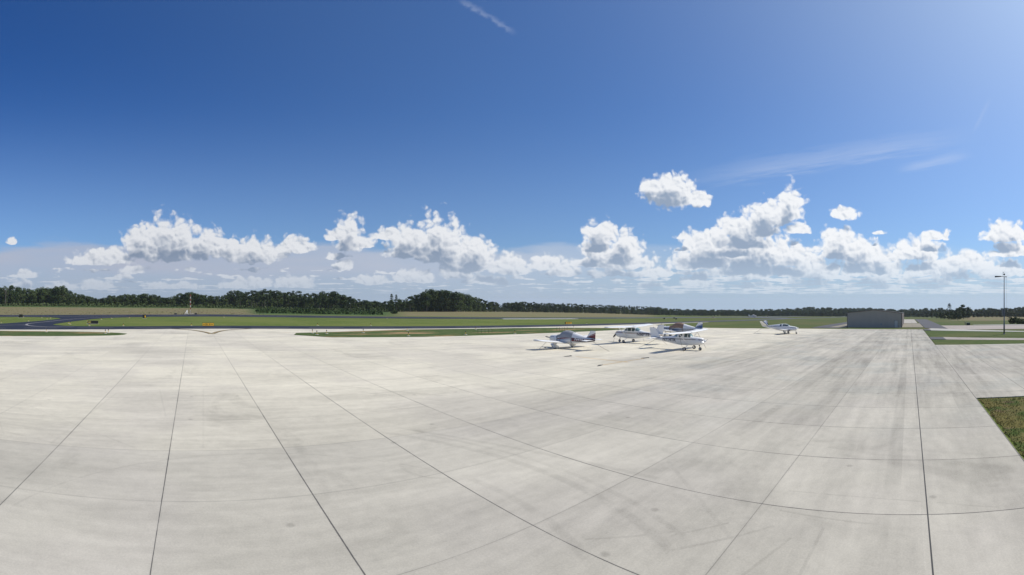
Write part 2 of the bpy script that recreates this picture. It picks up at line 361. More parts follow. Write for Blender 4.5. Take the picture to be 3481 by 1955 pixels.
def grass_fn(zone):
    def fn(t, pos, tco, b):
        x, y, z = sep(t, pos); P2 = comb(t, x, y)
        a = noise(t, P2, .045, 5, .6, .5); f = noise(t, P2, .7, 6, .72); fi = noise(t, P2, 9.0, 4, .7)
        lanes = noise(t, comb(t, x * .012, y * .16), 1, 4, .6)
        base = mixc(t, a.sstep(.35, .65), (.100, .140, .028), (.138, .168, .040))
        base = mixc(t, f.sstep(.42, .72) * .55, base, (.165, .178, .058))
        base = mixc(t, lanes.sstep(.5, .68) * .45, base, (.085, .120, .032))
        if zone == 'island':
            base = mixc(t, f.sstep(.3, .6) * .9, (.050, .088, .024), (.085, .115, .038))
            dirt = noise(t, comb(t, x * .045 + 3, y * .30), 1, 5, .65)
            base = mixc(t, dirt.sstep(.56, .64) * .9, base, (.36, .235, .125))
        elif zone == 'corner':
            base = mixc(t, f.sstep(.35, .6), (.070, .105, .026), (.140, .125, .046))
            base = mixc(t, noise(t, P2, .45, 3, .6, .5).sstep(.42, .56) * .8, base, (.150, .128, .042)); base = mixc(t, noise(t, P2, 1.1, 3).sstep(.62, .7) * .6, base, (.17, .12, .075))
        elif zone == 'east':
            base = mixc(t, a.sstep(.35, .65), (.060, .095, .022), (.092, .110, .032))  # backlit look of the eastern grass painted in as a darker green
            base = mixc(t, f.sstep(.4, .7) * .5, base, (.125, .120, .050))
        else:
            at = t.nodes.new('ShaderNodeAttribute'); at.attribute_name = 'zone'
            dry, brush, backlitz = sep(t, at.outputs['Vector'])
            dryc = mixc(t, f.sstep(.35, .65), (.235, .175, .115), (.18, .155, .082))
            dryc = mixc(t, noise(t, comb(t, x * .02, y * .2), 1, 4).sstep(.45, .62) * .8, dryc, (.165, .18, .07))
            eb = mixc(t, a.sstep(.35, .65), (.074, .104, .030), (.110, .115, .042))  # darker ground colour standing in for backlight on the right
            base = mixc(t, backlitz, base, eb)
            base = mixc(t, (dry + (f - .5) * .5 * dry).sat(), base, dryc)
            base = mixc(t, (brush + (f - .5) * .6 * brush).sat(), base, (.055, .10, .030))
        return scalec(t, base, 1.0 + (fi - .5) * (.28 if zone == 'corner' else .5) + (f - .5) * .35)
    return fn
M = {}
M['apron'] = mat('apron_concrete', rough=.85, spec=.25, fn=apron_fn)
M['asphalt'] = mat('asphalt', rough=.75, spec=.3, fn=asphalt_fn((.018,.021,.034), (.085,.088,.10), 0))
M['asphalt_old'] = mat('old_asphalt', (.10,.10,.11), rough=.9, spec=.2, var=.12, vscale=.5)
M['grass'] = mat('grass', rough=1, spec=.1, fn=grass_fn('main'))
M['grass_isl'] = mat('grass_strip', rough=1, spec=.1, fn=grass_fn('island'))
M['grass_cor'] = mat('grass_corner', rough=1, spec=.1, fn=grass_fn('corner'), bump=(6.0, .8, .08))
M['grass_backlit'] = mat('grass_east_backlit', rough=1, spec=.1, fn=grass_fn('east'))
def conc_fn(c):
    def fn(t, pos, tco, b):
        x, y, z = sep(t, pos); P2 = comb(t, x, y)
        n = noise(t, comb(t, x * .3, y * .3), 1, 5, .65); m_ = noise(t, P2, .06, 4)
        ax = x / 3.8; fx = ax - ax.floor(); ay = (y + 1.1) / 3.8; fy = ay - ay.floor()
        j = 1.0 - (fx.min(1.0 - fx) * 3.8).min(fy.min(1.0 - fy) * 3.8).sstep(.02, .06)
        return mixc(t, j * .5, scalec(t, c, 1.0 + (n - .5) * .3 + (m_ - .5) * .25), (.12, .11, .10))
    return fn
M['conc'] = mat('old_concrete', rough=.9, spec=.2, fn=conc_fn((.42,.39,.34)))
M['conc_brown'] = mat('brown_concrete', rough=.9, spec=.2, fn=conc_fn((.27,.245,.195)))
M['conc_pink'] = mat('pale_concrete', rough=.9, spec=.2, fn=conc_fn((.38,.335,.30)))
M['kerb'] = mat('white_concrete', (.43,.42,.38), rough=.85, spec=.2, var=.1, vscale=.6)
M['yline'] = mat('yellow_line_paint', (.38,.27,.09), rough=.8, var=.25, vscale=2)
M['dline'] = mat('dark_line_border', (.07,.06,.055), rough=.9, var=.2, vscale=2)
M['fline'] = mat('faded_line_paint', (.26,.25,.25), rough=.9, var=.3, vscale=1)
M['wline'] = mat('white_line_paint', (.55,.54,.52), rough=.8, var=.2, vscale=1)

# ================================================================== terrain
def sstep(a, b, x):
    t = np.clip((x - a) / (b - a), 0, 1); return t * t * (3 - 2 * t)
def zf0(Xu, Yu):
    z = .0046*Xu - .0265*(np.sqrt(Xu*Xu + 400) - 20) - 7e-6*np.minimum(Xu*Xu, 1500.**2)
    l = np.clip(-Xu - 10, 0, 400)
    z = z + .02*l*sstep(40, 200, Yu)
    return z + .018*np.clip(np.minimum(Yu, 600) - 262, 0, None) * (1 - sstep(-140, 60, Xu))
# edge of the woods: bearing (chart px), distance (survey units), row of the tree feet
WOOD = np.array([(-400,520,1037),(0,490,1038.5),(300,440,1040),(700,460,1045),(870,480,1049),(1050,430,1056),(1300,420,1060),(1560,430,1060),(1740,600,1060.5),(2000,690,1064.5),
                 (2220,790,1071),(2330,880,1073.5),(2610,950,1075),(3000,980,1077),(3130,760,1078),(3200,430,1084),(3245,400,1086.5),(3300,560,1079),(3481,700,1078),(3900,700,1080)], float)
def wood_at(px):
    return np.interp(px, WOOD[:,0], WOOD[:,1]), np.interp(px, WOOD[:,0], WOOD[:,2])
def zu(Xu, Yu):
    Xu = np.asarray(Xu, float); Yu = np.asarray(Yu, float)
    z = zf0(Xu, Yu); th = np.arctan2(Xu, Yu); px = XA + F*th; r = np.hypot(Xu, Yu)
    Rw, yb = wood_at(px); zt = CAM_H - (yb - YH)/F*Rw
    zb = zf0(Rw*np.sin(th), Rw*np.cos(th))
    c = np.clip(np.cos(th), .3, 1)
    r0 = np.where(px < 2300, np.minimum(238/c, Rw*.75), Rw*.55)
    w = sstep(0, 1, np.clip((r - r0)/(Rw - r0), 0, 1)) * sstep(-1.0, -.9, th) * (1 - sstep(2.1, 2.3, th))
    z = z + w*(zt - zb)
    far = sstep(1.0, 2.5, r/np.maximum(Rw, 1)); zflat = np.where(np.abs(th) < 2.4, zt, z) - .0168*np.maximum(r - Rw, 0)
    return z*(1-far) + zflat*far
def zm(x, y): return float(zu(x/S, y/S) * S)          # metres
def G(Xu, Yu, up=0): return (Xu*S, Yu*S, float(zu(Xu, Yu))*S + up)
def axis_pts(a, b, step, far):
    c = list(np.arange(a, b + .1, step)); g = step; p = c[-1]; q = c[0]
    hi = []; lo = []
    while p < far: g *= 1.18; p += g; hi.append(p)
    g = step
    while q > -far: g *= 1.18; q -= g; lo.append(q)
    return np.array(lo[::-1] + c + hi)
gx = axis_pts(-260, 700, 5, 4200); gy = axis_pts(-120, 500, 5, 4200)
GX, GY = np.meshgrid(gx, gy); GZ = zu(GX, GY)
nx, ny = len(gx), len(gy)
vv = np.stack([GX.ravel()*S, GY.ravel()*S, GZ.ravel()*S], 1)
ii = (np.arange(ny-1)[:,None]*nx + np.arange(nx-1)[None,:]).ravel()
ff = np.stack([ii, ii+1, ii+nx+1, ii+nx], 1)
ground = mesh_obj('ground', vv, ff, M['grass'], smooth=True, kind='structure')
th = np.arctan2(GX, GY); px = XA + F*th; rr = np.hypot(GX, GY); Rw, _ = wood_at(px)
fr = rr / Rw
left = (1 - sstep(840, 900, px)); mid = sstep(1270, 1400, px) * (1 - sstep(2180, 2260, px)); br = sstep(820, 880, px)*(1 - sstep(1290, 1400, px))
dry = left*sstep(213, 219, GY)*(1 - sstep(.86, .93, fr)*.9)*.95 + mid*sstep(222, 240, GY)*.9 + br*sstep(214, 220, GY)*.35
dry = dry + sstep(3190, 3290, px)*sstep(300, 330, rr)*.9
brush = left*sstep(213, 219, GY)*sstep(.84, .93, fr) + br*sstep(222, 250, GY)*.9
backlitz = sstep(1700, 2700, px) * (rr > 60)  # bearing mask for the painted backlit darkening
zat = ground.data.attributes.new('zone', 'FLOAT_VECTOR', 'POINT')
zat.data.foreach_set('vector', np.stack([np.clip(dry,0,1), np.clip(brush,0,1), np.clip(backlitz,0,1)], -1).reshape(-1).astype(np.float32))

def sheet(name, poly, up, m, cell=5.0, skirt=0.14, kind='structure', parent=None, **k):
    """flat-laid sheet following the ground; poly in survey units"""
    bm = bmesh.new(); vs = [bm.verts.new((p[0], p[1], 0)) for p in poly]; bm.faces.new(vs)
    xs = [p[0] for p in poly]; ys = [p[1] for p in poly]
    for ax, (a, b) in ((0, (min(xs), max(xs))), (1, (min(ys), max(ys)))):
        q = math.ceil(a/cell + 1e-6)*cell
        while q < b - 1e-6:
            co = [0,0,0]; no = [0,0,0]; co[ax] = q; no[ax] = 1
            bmesh.ops.bisect_plane(bm, geom=bm.verts[:] + bm.edges[:] + bm.faces[:], plane_co=co, plane_no=no, dist=1e-5)
            q += cell
    for v in bm.verts:
        v.co = Vector((v.co.x*S, v.co.y*S, float(zu(v.co.x, v.co.y))*S + up))
    bm.normal_update()
    if sum(f.normal.z for f in bm.faces) < 0: bmesh.ops.reverse_faces(bm, faces=bm.faces[:])
    if skirt:
        ed = [e for e in bm.edges if e.is_boundary]
        r = bmesh.ops.extrude_edge_only(bm, edges=ed)
        for v in [g for g in r['geom'] if isinstance(g, bmesh.types.BMVert)]: v.co.z -= skirt
    me = bpy.data.meshes.new(name); bm.to_mesh(me); bm.free(); me.materials.append(m)
    o = bpy.data.objects.new(name, me); COL.objects.link(o)
    if parent: o.parent = parent
    return tag(o, kind=kind, **k)
def arc(cx, cy, r, a0, a1, n=8):
    return [(cx + r*math.cos(R(a0 + (a1-a0)*i/n)), cy + r*math.sin(R(a0 + (a1-a0)*i/n))) for i in range(n+1)]
def curve_pts(pts, n=6):
    out = []
    P_ = [Vector(p) for p in pts]
    for i in range(len(P_)-1):
        a, b_, c, d = P_[max(i-1,0)], P_[i], P_[i+1], P_[min(i+2, len(P_)-1)]
        for k in range(n):
            t = k/n; out.append(0.5*((2*b_) + (c-a)*t + (2*a-5*b_+4*c-d)*t*t + (3*b_-a-3*c+d)*t**3))
    out.append(P_[-1]); return [(p.x, p.y) for p in out]
apron_poly = [(-150,102),(-150,-4.4),(29.7,-4.4),(29.7,-90),(77.3,-90),(77.3,-4.4),(147,-4.4),(148.5,8.7),(149,20),(147,36),(143,46),(137,64),(139,76),(141.6,86),(150,93.5),(165,97.5),(185,99.8),(215,101.2),(215,102)]
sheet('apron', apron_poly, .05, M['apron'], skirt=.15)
sheet('taxiway', [(-400,102),(1000,102),(1000,114.2),(-22,114.2)] + curve_pts([(-30,116),(-36,120.5),(-40.3,128),(-38.5,150),(-35.7,168),(-30,178),(-18,186)]) +
      [(-75,188)] + curve_pts([(-75,188),(-58.6,182),(-50.8,170),(-50.6,157),(-54,142),(-62,126),(-80,117),(-110,114.2),(-140,114.2)]) + [(-400,114.2)], .06, M['asphalt'])
sheet('runway', [(-400,188),(1150,188),(1150,217),(-400,217)], .075, M['asphalt'])
sheet('connector_taxiway', [(395,114.2),(450,114.2),(520,150),(560,188),(480,188),(440,150)], .07, M['asphalt'])
sheet('runway_shoulder_slab', [(149,183.6),(207,183.6),(205,187.9),(151,187.9)], .09, mat('bright_concrete', (.72,.71,.66), rough=.85, var=.08))
sheet('runway_end_slab', [(790,203),(1150,203),(1150,217),(790,217)], .10, M['conc_pink'])
sheet('grass_strip', curve_pts([(-12.7,87),(-13.7,83.5),(-20,82),(-36,81.3)],3) + [(-150,80.5),(-150,97.5),(-60,98),(-46,97.2)] + curve_pts([(-46,97.2),(-25.2,94.0),(-16.3,90.4),(-12.7,87)],3)[:-1], .10, M['grass_isl'])
sheet('grass_strip', [(18.6,82.4),(20,87),(34,92.3),(50.5,98.2),(84,97.6),(100,93),(108,88),(112,82),(109,77),(98,75.8),(63,74.8),(41,74.4),(24,76.2)], .10, M['grass_isl'])
_r = random.Random(4); sheet('grass_strip', [(29.55 + _r.uniform(-.12,.10), -4.6 - i*.45) for i in range(60)] + [(29.5,-60),(8,-60)] + [(8 + i*.4, -4.55 + _r.uniform(-.10,.12)) for i in range(54)], .02, M['grass_cor'], cell=1.5)
sheet('grass_strip', [(77.6,-4.6),(77.6,-60),(87.5,-60),(92.2,-4.6)], .03, M['grass_backlit'])
sheet('grass_strip', [(101.8,-4.6),(95,-60),(112,-60),(126,-32),(138.6,-4.6)], .03, M['grass_backlit'])
sheet('footpath', [(92.3,-7.5),(101.2,-7.5),(93,-24),(82,-60),(75,-60),(86.5,-24)], .06, M['conc_pink'])
sheet('footpath_patch', [(93.1,-4.5),(101.6,-4.5),(101.2,-7.5),(92.3,-7.5)], .065, M['asphalt_old'])
sheet('side_apron_kerb', [(138.7,-6.7),(148.4,-6.6),(155,-7.3),(143,-18.6),(127,-33),(105,-60),(101,-60),(122.9,-31.8)], .07, M['kerb'])
sheet('side_apron', [(150,-6),(192,-13.1),(191,-30),(186,-70),(125,-70),(145,-36),(145,-19),(141,-7)], .05, M['conc_pink'])
sheet('side_path', [(203.5,-28.5),(197.4,-70),(189.5,-70),(190.5,-48),(200,-28.5)], .05, M['kerb'])
sheet('access_road', [(153.5,-13),(160,-5.6),(398,-4.9),(398,-15)], .08, M['asphalt_old'])
sheet('access_road', [(138.9,-4.6),(147,-4.6),(149,-6.6),(138.7,-6.7)], .085, M['asphalt_old'])
sheet('hangar_pad', [(237.5,-4.3),(237.5,5),(398,5),(398,-4.4)], .055, M['conc'])
sheet('hangar_pad', [(169.5,-5.3),(169.5,3.5),(233,3.5),(233,-5.3)], .055, M['conc_brown'])
sheet('hangar_approach', [(158,24.4),(158,34.5),(190,35.5),(270,36.6),(270,22),(169,22.0)], .05, M['asphalt_old'])
sheet('hangar_approach_pad', [(163.5,24.5),(164,29),(217,29.9),(217,22.6),(172,22.6)], .065, M['conc_brown'])
# painted lines
def strip(name, pts, w, up, m, **k):
    L = []; Rr = []
    for i, p in enumerate(pts):
        a = Vector(pts[max(i-1,0)]); b_ = Vector(pts[min(i+1,len(pts)-1)]); d = (b_-a).normalized(); n = Vector((-d.y, d.x))*w/2
        L.append((p[0]+n.x, p[1]+n.y)); Rr.append((p[0]-n.x, p[1]-n.y))
    v = []; f = []
    for i in range(len(pts)):
        for q in (L[i], Rr[i]): v.append((q[0]*S, q[1]*S, float(zu(q[0], q[1]))*S + up))
        if i: f.append((2*i-2, 2*i-1, 2*i+1, 2*i))
    return mesh_obj(name, v, f, m, kind='structure', **k)
vl = curve_pts([(-4.5,101.8),(-3.1,100.6),(-1.0,98.3),(.86,94.9),(2.55,89.9),(3.35,85.8)], 5)
vr = curve_pts([(12.6,101.8),(11.3,100.4),(9.1,98.8),(6.6,95.4),(4.97,91.2),(3.7,86.0)], 5)
for c in (vl, vr):
    strip('taxi_line_border', c, .95, .065, M['dline']); strip('taxi_line', c, .38, .075, M['yline'])
strip('taxi_centreline', curve_pts([(-30,112.6),(-38,113.5),(-44.5,119),(-48.5,127),(-48.9,133),(-47.6,141),(-46.3,150),(-44.6,160),(-40,172),(-30,184)]), .7, .075, M['fline'])
strip('taxi_centreline', curve_pts([(-44.5,119),(-48.5,123),(-56,120),(-66,116),(-80,112)]), .7, .078, M['fline'])
for x0 in range(-140, 400, 14):
    if x0 % 28 == 0 or x0 < 100: strip('taxi_edge_line', [(x0, 107.9), (x0+9.0, 107.9)], .42, .075, M['fline'])
for x0 in range(-160, 420, 36): strip('runway_line', [(x0, 202.5), (x0+22, 202.5)], .9, .09, M['fline'])
strip('runway_edge_line', [(x0, 190) for x0 in range(-320, 600, 10)], .8, .09, M['fline'])

# ================================================================== vegetation
def leaf_fn(a, b_, c):
    def fn(t, pos, tco, bb):
        oi = t.nodes.new('ShaderNodeObjectInfo'); rnd = X(t, oi.outputs['Random'])
        n = noise(t, pos, .35, 3, .6, dim='3D'); n2 = noise(t, pos, .07, 2, dim='3D')
        col = mixc(t, n.sstep(.35, .65), a, b_); col = mixc(t, (rnd * .7 + n2 * .5 - .35).sat(), col, c)
        return scalec(t, col, .72 + rnd * .5)
    return fn
M['leaf'] = mat('broadleaf_foliage', rough=.8, spec=.15, fn=leaf_fn((.045,.078,.030), (.072,.108,.038), (.105,.130,.052)))
M['pine'] = mat('pine_foliage', rough=.8, spec=.15, fn=leaf_fn((.034,.062,.028), (.054,.086,.036), (.070,.092,.042)))
M['brushm'] = mat('brush_foliage', rough=.9, spec=.1, fn=leaf_fn((.040,.072,.024), (.062,.094,.032), (.09,.095,.045)))
M['bark'] = mat('pale_bark', (.105,.092,.078), rough=.95, var=.3, vscale=2)
M['bark_d'] = mat('dark_bark', (.065,.055,.045), rough=.95, var=.3, vscale=2)
M['weed'] = mat('weed', (.105,.10,.05), rough=1, var=.4, vscale=.4)
def leaf_cards(centres, sizes, rng, up=.3):
    n = len(centres); d = rng.normal(size=(n,3)); d[:,2] = np.abs(d[:,2]) + up; d /= np.linalg.norm(d,axis=1)[:,None]
    a = np.cross(d, rng.normal(size=(n,3))); a /= np.linalg.norm(a,axis=1)[:,None]; b_ = np.cross(d, a)
    s = sizes[:,None]; r1 = rng.uniform(.7,1.2,(n,1)); r2 = rng.uniform(.5,1.0,(n,1))
    v = np.stack([centres - a*s*r1, centres - b_*s*r2, centres + a*s*r2, centres + b_*s*r1], 1).reshape(-1,3)
    f = np.arange(4*n).reshape(n,4); return v, f
def crown(blobs, nleaf, size, rng):
    """blobs: (x,y,z,rx,rz); leaves sit near each lobe's shell"""
    B_ = np.array(blobs, float); w = B_[:,3]**2; w /= w.sum(); idx = rng.choice(len(B_), nleaf, p=w)
    d = rng.normal(size=(nleaf,3)); d /= np.linalg.norm(d,axis=1)[:,None]
    rad = rng.uniform(.45, 1.06, (nleaf,1))**.6
    c = B_[idx,:3] + d*rad*np.stack([B_[idx,3], B_[idx,3], B_[idx,4]], 1)
    return leaf_cards(c, rng.uniform(.6, 1.25, nleaf)*size, rng)
def tree_meshes(kind, seed):
    """a 20 m tree: trunk mesh and crown mesh"""
    rng = np.random.default_rng(seed); t = MB(); H = 20.0; blobs = []
    if kind == 'broad':
        lean = rng.normal(0, .3, 2); t.tube([(0,0,-.5),(lean[0]*.3,lean[1]*.3,5),(lean[0],lean[1],11),(lean[0],lean[1],16)], [.42,.34,.22,.08], 7)
        for k in range(6):
            a = rng.uniform(0, 2*PI); z0 = rng.uniform(5, 12); L = rng.uniform(2.5, 4)
            t.tube([(0,0,z0),(math.cos(a)*L*.6, math.sin(a)*L*.6, z0+L*.6),(math.cos(a)*L, math.sin(a)*L, z0+L*1.1)], [.16,.11,.04], 5)
        for k in range(17):
            a = rng.uniform(0, 2*PI); z = rng.uniform(3.5, 17.6); e = math.sqrt(max(.05, 1-((z-10.2)/10.0)**2)); q = rng.uniform(.25, .8)*4.4*e
            rr_ = rng.uniform(1.3, 2.5); blobs.append((math.cos(a)*q, math.sin(a)*q, z, rr_, rr_*.8))
        blobs.append((0,0,18.2,1.7,1.5)); v, f = crown(blobs, 2300, .40, rng)
    elif kind == 'slim':
        t.tube([(0,0,-.5),(.1,0,8),(0,.1,17)], [.3,.22,.06], 6)
        for k in range(13):
            a = rng.uniform(0, 2*PI); z = rng.uniform(5, 18.2); q = rng.uniform(.1, .7)*2.3; rr_ = rng.uniform(1.0, 1.7); blobs.append((math.cos(a)*q, math.sin(a)*q, z, rr_, rr_*1.1))
        v, f = crown(blobs, 1100, .40, rng)
    elif kind == 'pine':
        b0 = rng.uniform(.4, .56)*H; t.tube([(0,0,-.5),(.15,0,b0),(0,.1,H*.95)], [.27,.2,.05], 6)
        for k in range(12):
            z = rng.uniform(b0, H*.96); e = .35 + .65*math.sin(PI*min(1, (z-b0)/(H-b0)*.8+.15)); a = rng.uniform(0, 2*PI); q = rng.uniform(.3, 1)*2.9*e
            rr_ = rng.uniform(1.1, 2.0); blobs.append((math.cos(a)*q, math.sin(a)*q, z, rr_, rr_*.6))
            t.tube([(0,0,z-.5),(math.cos(a)*q, math.sin(a)*q, z)], [.07,.03], 4)
        blobs.append((0,0,H*.94,1.9,1.2)); v, f = crown(blobs, 1500, .36, rng)
    elif kind == 'tall_pine':
        b0 = .46*H; t.tube([(0,0,-.5),(.1,.1,b0),(-.1,0,H*.9)], [.26,.2,.07], 6)
        for z, q, rr_ in ((9.6,2.0,.75),(9.9,-2.1,.75),(11.0,1.5,.7),(12.2,-1.8,.8),(13.0,1.5,1.0),(14.3,-1.2,1.1),(14.8,1.3,1.2),(16.2,-.9,1.3),(16.6,.9,1.35),(18.0,0,1.5),(18.9,.2,1.1)):
            for s_ in (-1, 1):
                qq = (q*.9, s_*abs(q)*.5); blobs.append((qq[0], qq[1], z, rr_, rr_*.55)); t.tube([(0,0,z-.4),(qq[0],qq[1],z)], [.06,.03], 4)
        v, f = crown(blobs, 900, .30, rng)
    elif kind == 'dead':
        t.tube([(0,0,-.5),(0,0,9),(.2,0,14)], [.32,.25,.12], 6)
        for k in range(12):
            a = rng.uniform(0, 2*PI); z0 = rng.uniform(8, 14); L = rng.uniform(2.5, 5)
            p1 = (math.cos(a)*L*.45, math.sin(a)*L*.45, z0+L*.55); t.tube([(0,0,z0), p1, (math.cos(a)*L*.8, math.sin(a)*L*.8, z0+L*1.1)], [.13,.08,.02], 5)
        blobs = [(1.6,0,16.5,1.0,.8),(-1.7,.4,15.2,.9,.7),(0,1,18,.8,.7)]; v, f = crown(blobs, 90, .3, rng)
    elif kind == 'far':
        t.tube([(0,0,-.5),(0,0,12)], [.3,.1], 5)
        for k in range(11):
            a = rng.uniform(0, 2*PI); z = rng.uniform(1.6, 17); e = math.sqrt(max(.1, 1-((z-8.5)/10.5)**2)); q = rng.uniform(.1, .8)*5*e; rr_ = rng.uniform(2.0, 3.2); blobs.append((math.cos(a)*q, math.sin(a)*q, z, rr_, rr_*.8))
        v, f = crown(blobs, 620, .85, rng)
    leafm = M['pine'] if kind in ('pine', 'tall_pine') else M['leaf']; bark = M['bark'] if kind in ('dead', 'slim', 'pine') else M['bark_d']
    tm = bpy.data.meshes.new(kind + '_trunk'); tm.from_pydata(t.v, [], t.f); tm.materials.append(bark)
    cm = bpy.data.meshes.new(kind + '_crown'); cm.from_pydata(v.tolist(), [], f.tolist()); cm.materials.append(leafm)
    return tm, cm, (v, f)
TM = {k: [tree_meshes(k, 11*i + len(k)) for i in range(n)] for k, n in (('broad', 6), ('slim', 3), ('pine', 5), ('tall_pine', 1), ('dead', 1), ('far', 5))}
NAMES = {'broad': 'broadleaf_tree', 'slim': 'slim_tree', 'pine': 'pine_tree', 'tall_pine': 'tall_pine', 'dead': 'bare_tree', 'far': 'broadleaf_tree'}
def tree(kind, px, r, top, label, group, wf=1.0, var=None):
    """px bearing, r survey units, top = height in metres"""
    th_ = (px - XA)/F; Xu, Yu = r*math.sin(th_), r*math.cos(th_)
    tm, cm, _ = TM[kind][var if var is not None else random.randrange(len(TM[kind]))]
    e = empty(NAMES[kind], G(Xu, Yu), random.uniform(0, 6.28), label=label, cat='tree', group=group)
    s = top/20.0; e.scale = (s*wf, s*wf, s)
    for nm, me in (('trunk', tm), ('crown', cm)):
        o = bpy.data.objects.new(nm, me); COL.objects.link(o); o.parent = e
    return e
TOP = np.array([(-60,972),(0,972),(50,968),(100,980),(150,972),(200,974),(215,970),(245,990),(300,1005),(335,1014),(360,1008),(380,1000),(470,1000),(500,995),(540,1005),(575,1012),(600,998),(650,990),(680,998),(720,1005),(765,1001),(785,988),(810,985),
 (840,990),(870,984),(930,983),(960,990),(1000,990),(1060,995),(1090,990),(1140,992),(1180,1006),(1220,1018),(1260,1020),(1300,1024),(1360,1014),(1390,1010),(1415,1001),(1430,990),(1460,979),(1480,980),(1520,984),(1560,990),(1600,1003),(1640,1018),(1690,1028),
 (1703,1038),(1716,1028),(1770,1024),(1850,1030),(1950,1032),(2000,1035),(2100,1037),(2200,1041),(2240,1043),(2270,1048),(2330,1050),(2500,1051),(2610,1049),(2700,1047),(2750,1043),(2850,1046),(2960,1044),(3060,1049),(3170,1047),(3240,1049),(3275,1042),(3300,1049),(3400,1045),(3440,1047),(3481,1038),(3540,1036)], float)
def height_at(px, r):
    yb = wood_at(px)[1]; th_ = (px - XA)/F; zb = float(zu(r*math.sin(th_), r*math.cos(th_)))
    yt = np.interp(px, TOP[:,0], TOP[:,1]); return (CAM_H - (yt - YH)/F*r - zb)*S
px = -30.0
while px < 2235:
    Rw = wood_at(px)[0]; r = Rw*random.uniform(.99, 1.05)
    if px < 740: kind = random.choice(['broad','broad','broad','slim'])
    elif px < 1150: kind = random.choice(['pine','pine','pine','broad','slim'])
    elif px < 1420: kind = random.choice(['slim','broad','pine'])
    elif px < 1620: kind = 'broad'
    else: kind = random.choice(['pine','pine','broad'])
    hgt = height_at(px, r)*random.uniform(.90, 1.04)
    lab, grp = {'broad': ('dense dark green broadleaf tree in the wood beyond the runway', 'broadleaf trees of the wood beyond the runway'),
                'slim': ('slim pale-stemmed tree at the front edge of the wood beyond the runway', 'slim trees at the edge of the wood'),
                'pine': ('dark pine with a bare lower stem in the wood beyond the runway', 'pines of the wood beyond the runway')}[kind]
    tree(kind, px, r, max(hgt, 5), lab, grp, wf=random.uniform(.8, 1.05)*max(1.0, 13.0/max(hgt, 6)) if kind != 'broad' else random.uniform(.9, 1.2)*max(1.0, 15.0/max(hgt, 6)))
    px += random.uniform(7.0, 11.5) * (1.0 if px < 1640 else .8)
tree('tall_pine', 1331, 425, (CAM_H - (997-YH)/F*425 - float(zu(425*math.sin((1331-XA)/F), 425*math.cos((1331-XA)/F))))*S, 'left one of two tall pines standing above the treeline', None, .85)
tree('tall_pine', 1347, 426, (CAM_H - (999.5-YH)/F*426 - float(zu(426*math.sin((1347-XA)/F), 426*math.cos((1347-XA)/F))))*S, 'right one of two tall pines standing above the treeline', None, .75)
tree('dead', 19, 478, 19, 'bare grey forked tree at the far left end of the wood', None, 1.0)
tree('tall_pine', 3227, 560, (CAM_H - (1030-YH)/F*560 - float(zu(560*math.sin((3227-XA)/F), 560*math.cos((3227-XA)/F))))*S, 'lone tall pine rising above the far woods right of the hangar', None, 1.2)
px = 2225.0
while px < 3520:
    Rw = wood_at(px)[0]; r = Rw*random.uniform(.985, 1.03); hg = height_at(px, r)*random.uniform(.45, .82)
    tree('far', px, r, hg, 'round broadleaf tree at the foot of the far woods', 'broadleaf trees along the far woods', wf=max(1.0, 11/hg)*random.uniform(.9,1.2))
    px += random.uniform(11, 17)
for px, r, h_ in ((3262,415,11),(3275,425,12.5),(3290,440,10),(3250,405,8),(3236,398,7)):
    tree('far', px, r, h_, 'dark broadleaf tree in the near clump right of the road', 'broadleaf trees of the near clump', .9)
def mass(name, rows, mat_, seed, **k):
    rng = np.random.default_rng(seed); V = []; Fc = []; n0 = 0
    for (px, r, hg, wf) in rows:
        th_ = (px - XA)/F; Xu, Yu = r*math.sin(th_), r*math.cos(th_); gz = float(zu(Xu, Yu))*S
        v, f = TM['far'][rng.integers(5)][2]; a = rng.uniform(0, 6.28); s = hg/20.
        ff_ = f; idx = ff_.reshape(-1); vv_ = v[idx]
        x = (vv_[:,0]*math.cos(a) - vv_[:,1]*math.sin(a))*s*wf + Xu*S; y = (vv_[:,0]*math.sin(a) + vv_[:,1]*math.cos(a))*s*wf + Yu*S
        V.append(np.stack([x, y, vv_[:,2]*s + gz], 1)); Fc.append(np.arange(len(vv_)).reshape(-1,4) + n0); n0 += len(vv_)
    V = np.concatenate(V); Fc = np.concatenate(Fc)
    me = bpy.data.meshes.new(name); me.vertices.add(len(V)); me.vertices.foreach_set('co', V.reshape(-1).astype(np.float32))
    me.loops.add(len(Fc)*4); me.loops.foreach_set('vertex_index', Fc.reshape(-1).astype(np.int32))
    me.polygons.add(len(Fc)); me.polygons.foreach_set('loop_start', (np.arange(len(Fc))*4).astype(np.int32))
    me.update(calc_edges=True); me.validate(); me.materials.append(mat_)
    o = bpy.data.objects.new(name, me); COL.objects.link(o); return tag(o, kind='stuff', **k)
rows = []
for p_ in np.arange(-40, 2250, 9):
    for q, hf in ((1.02, .34), (1.045, .6), (1.08, .8), (1.12, .88)):
        r = wood_at(p_)[0]*q*random.uniform(.99, 1.01); rows.append((p_ + random.uniform(-5,5), r, max(4, height_at(p_, r)*hf*random.uniform(.85, 1.05)), 1.15))
mass('woodland', rows, M['leaf'], 5, label='dark interior of the wood behind the front row of trees', cat='woods')
rows = []
for p_ in np.arange(2215, 3540, 9):
    for q in (1.03, 1.10, 1.18, 1.28):
        R_ = np.interp(p_, [2200, 2330, 3000, 3120, 3200, 3300, 3540], [800, 880, 960, 900, 760, 700, 720])
        r = R_*q*random.uniform(.98, 1.02); f_ = {1.03:.62, 1.10:.78, 1.18:.9, 1.28:1.0}[q]
        rows.append((p_ + random.uniform(-6,6), r, max(4, height_at(p_, r)*f_*random.uniform(.96, 1.10)), 1.2))
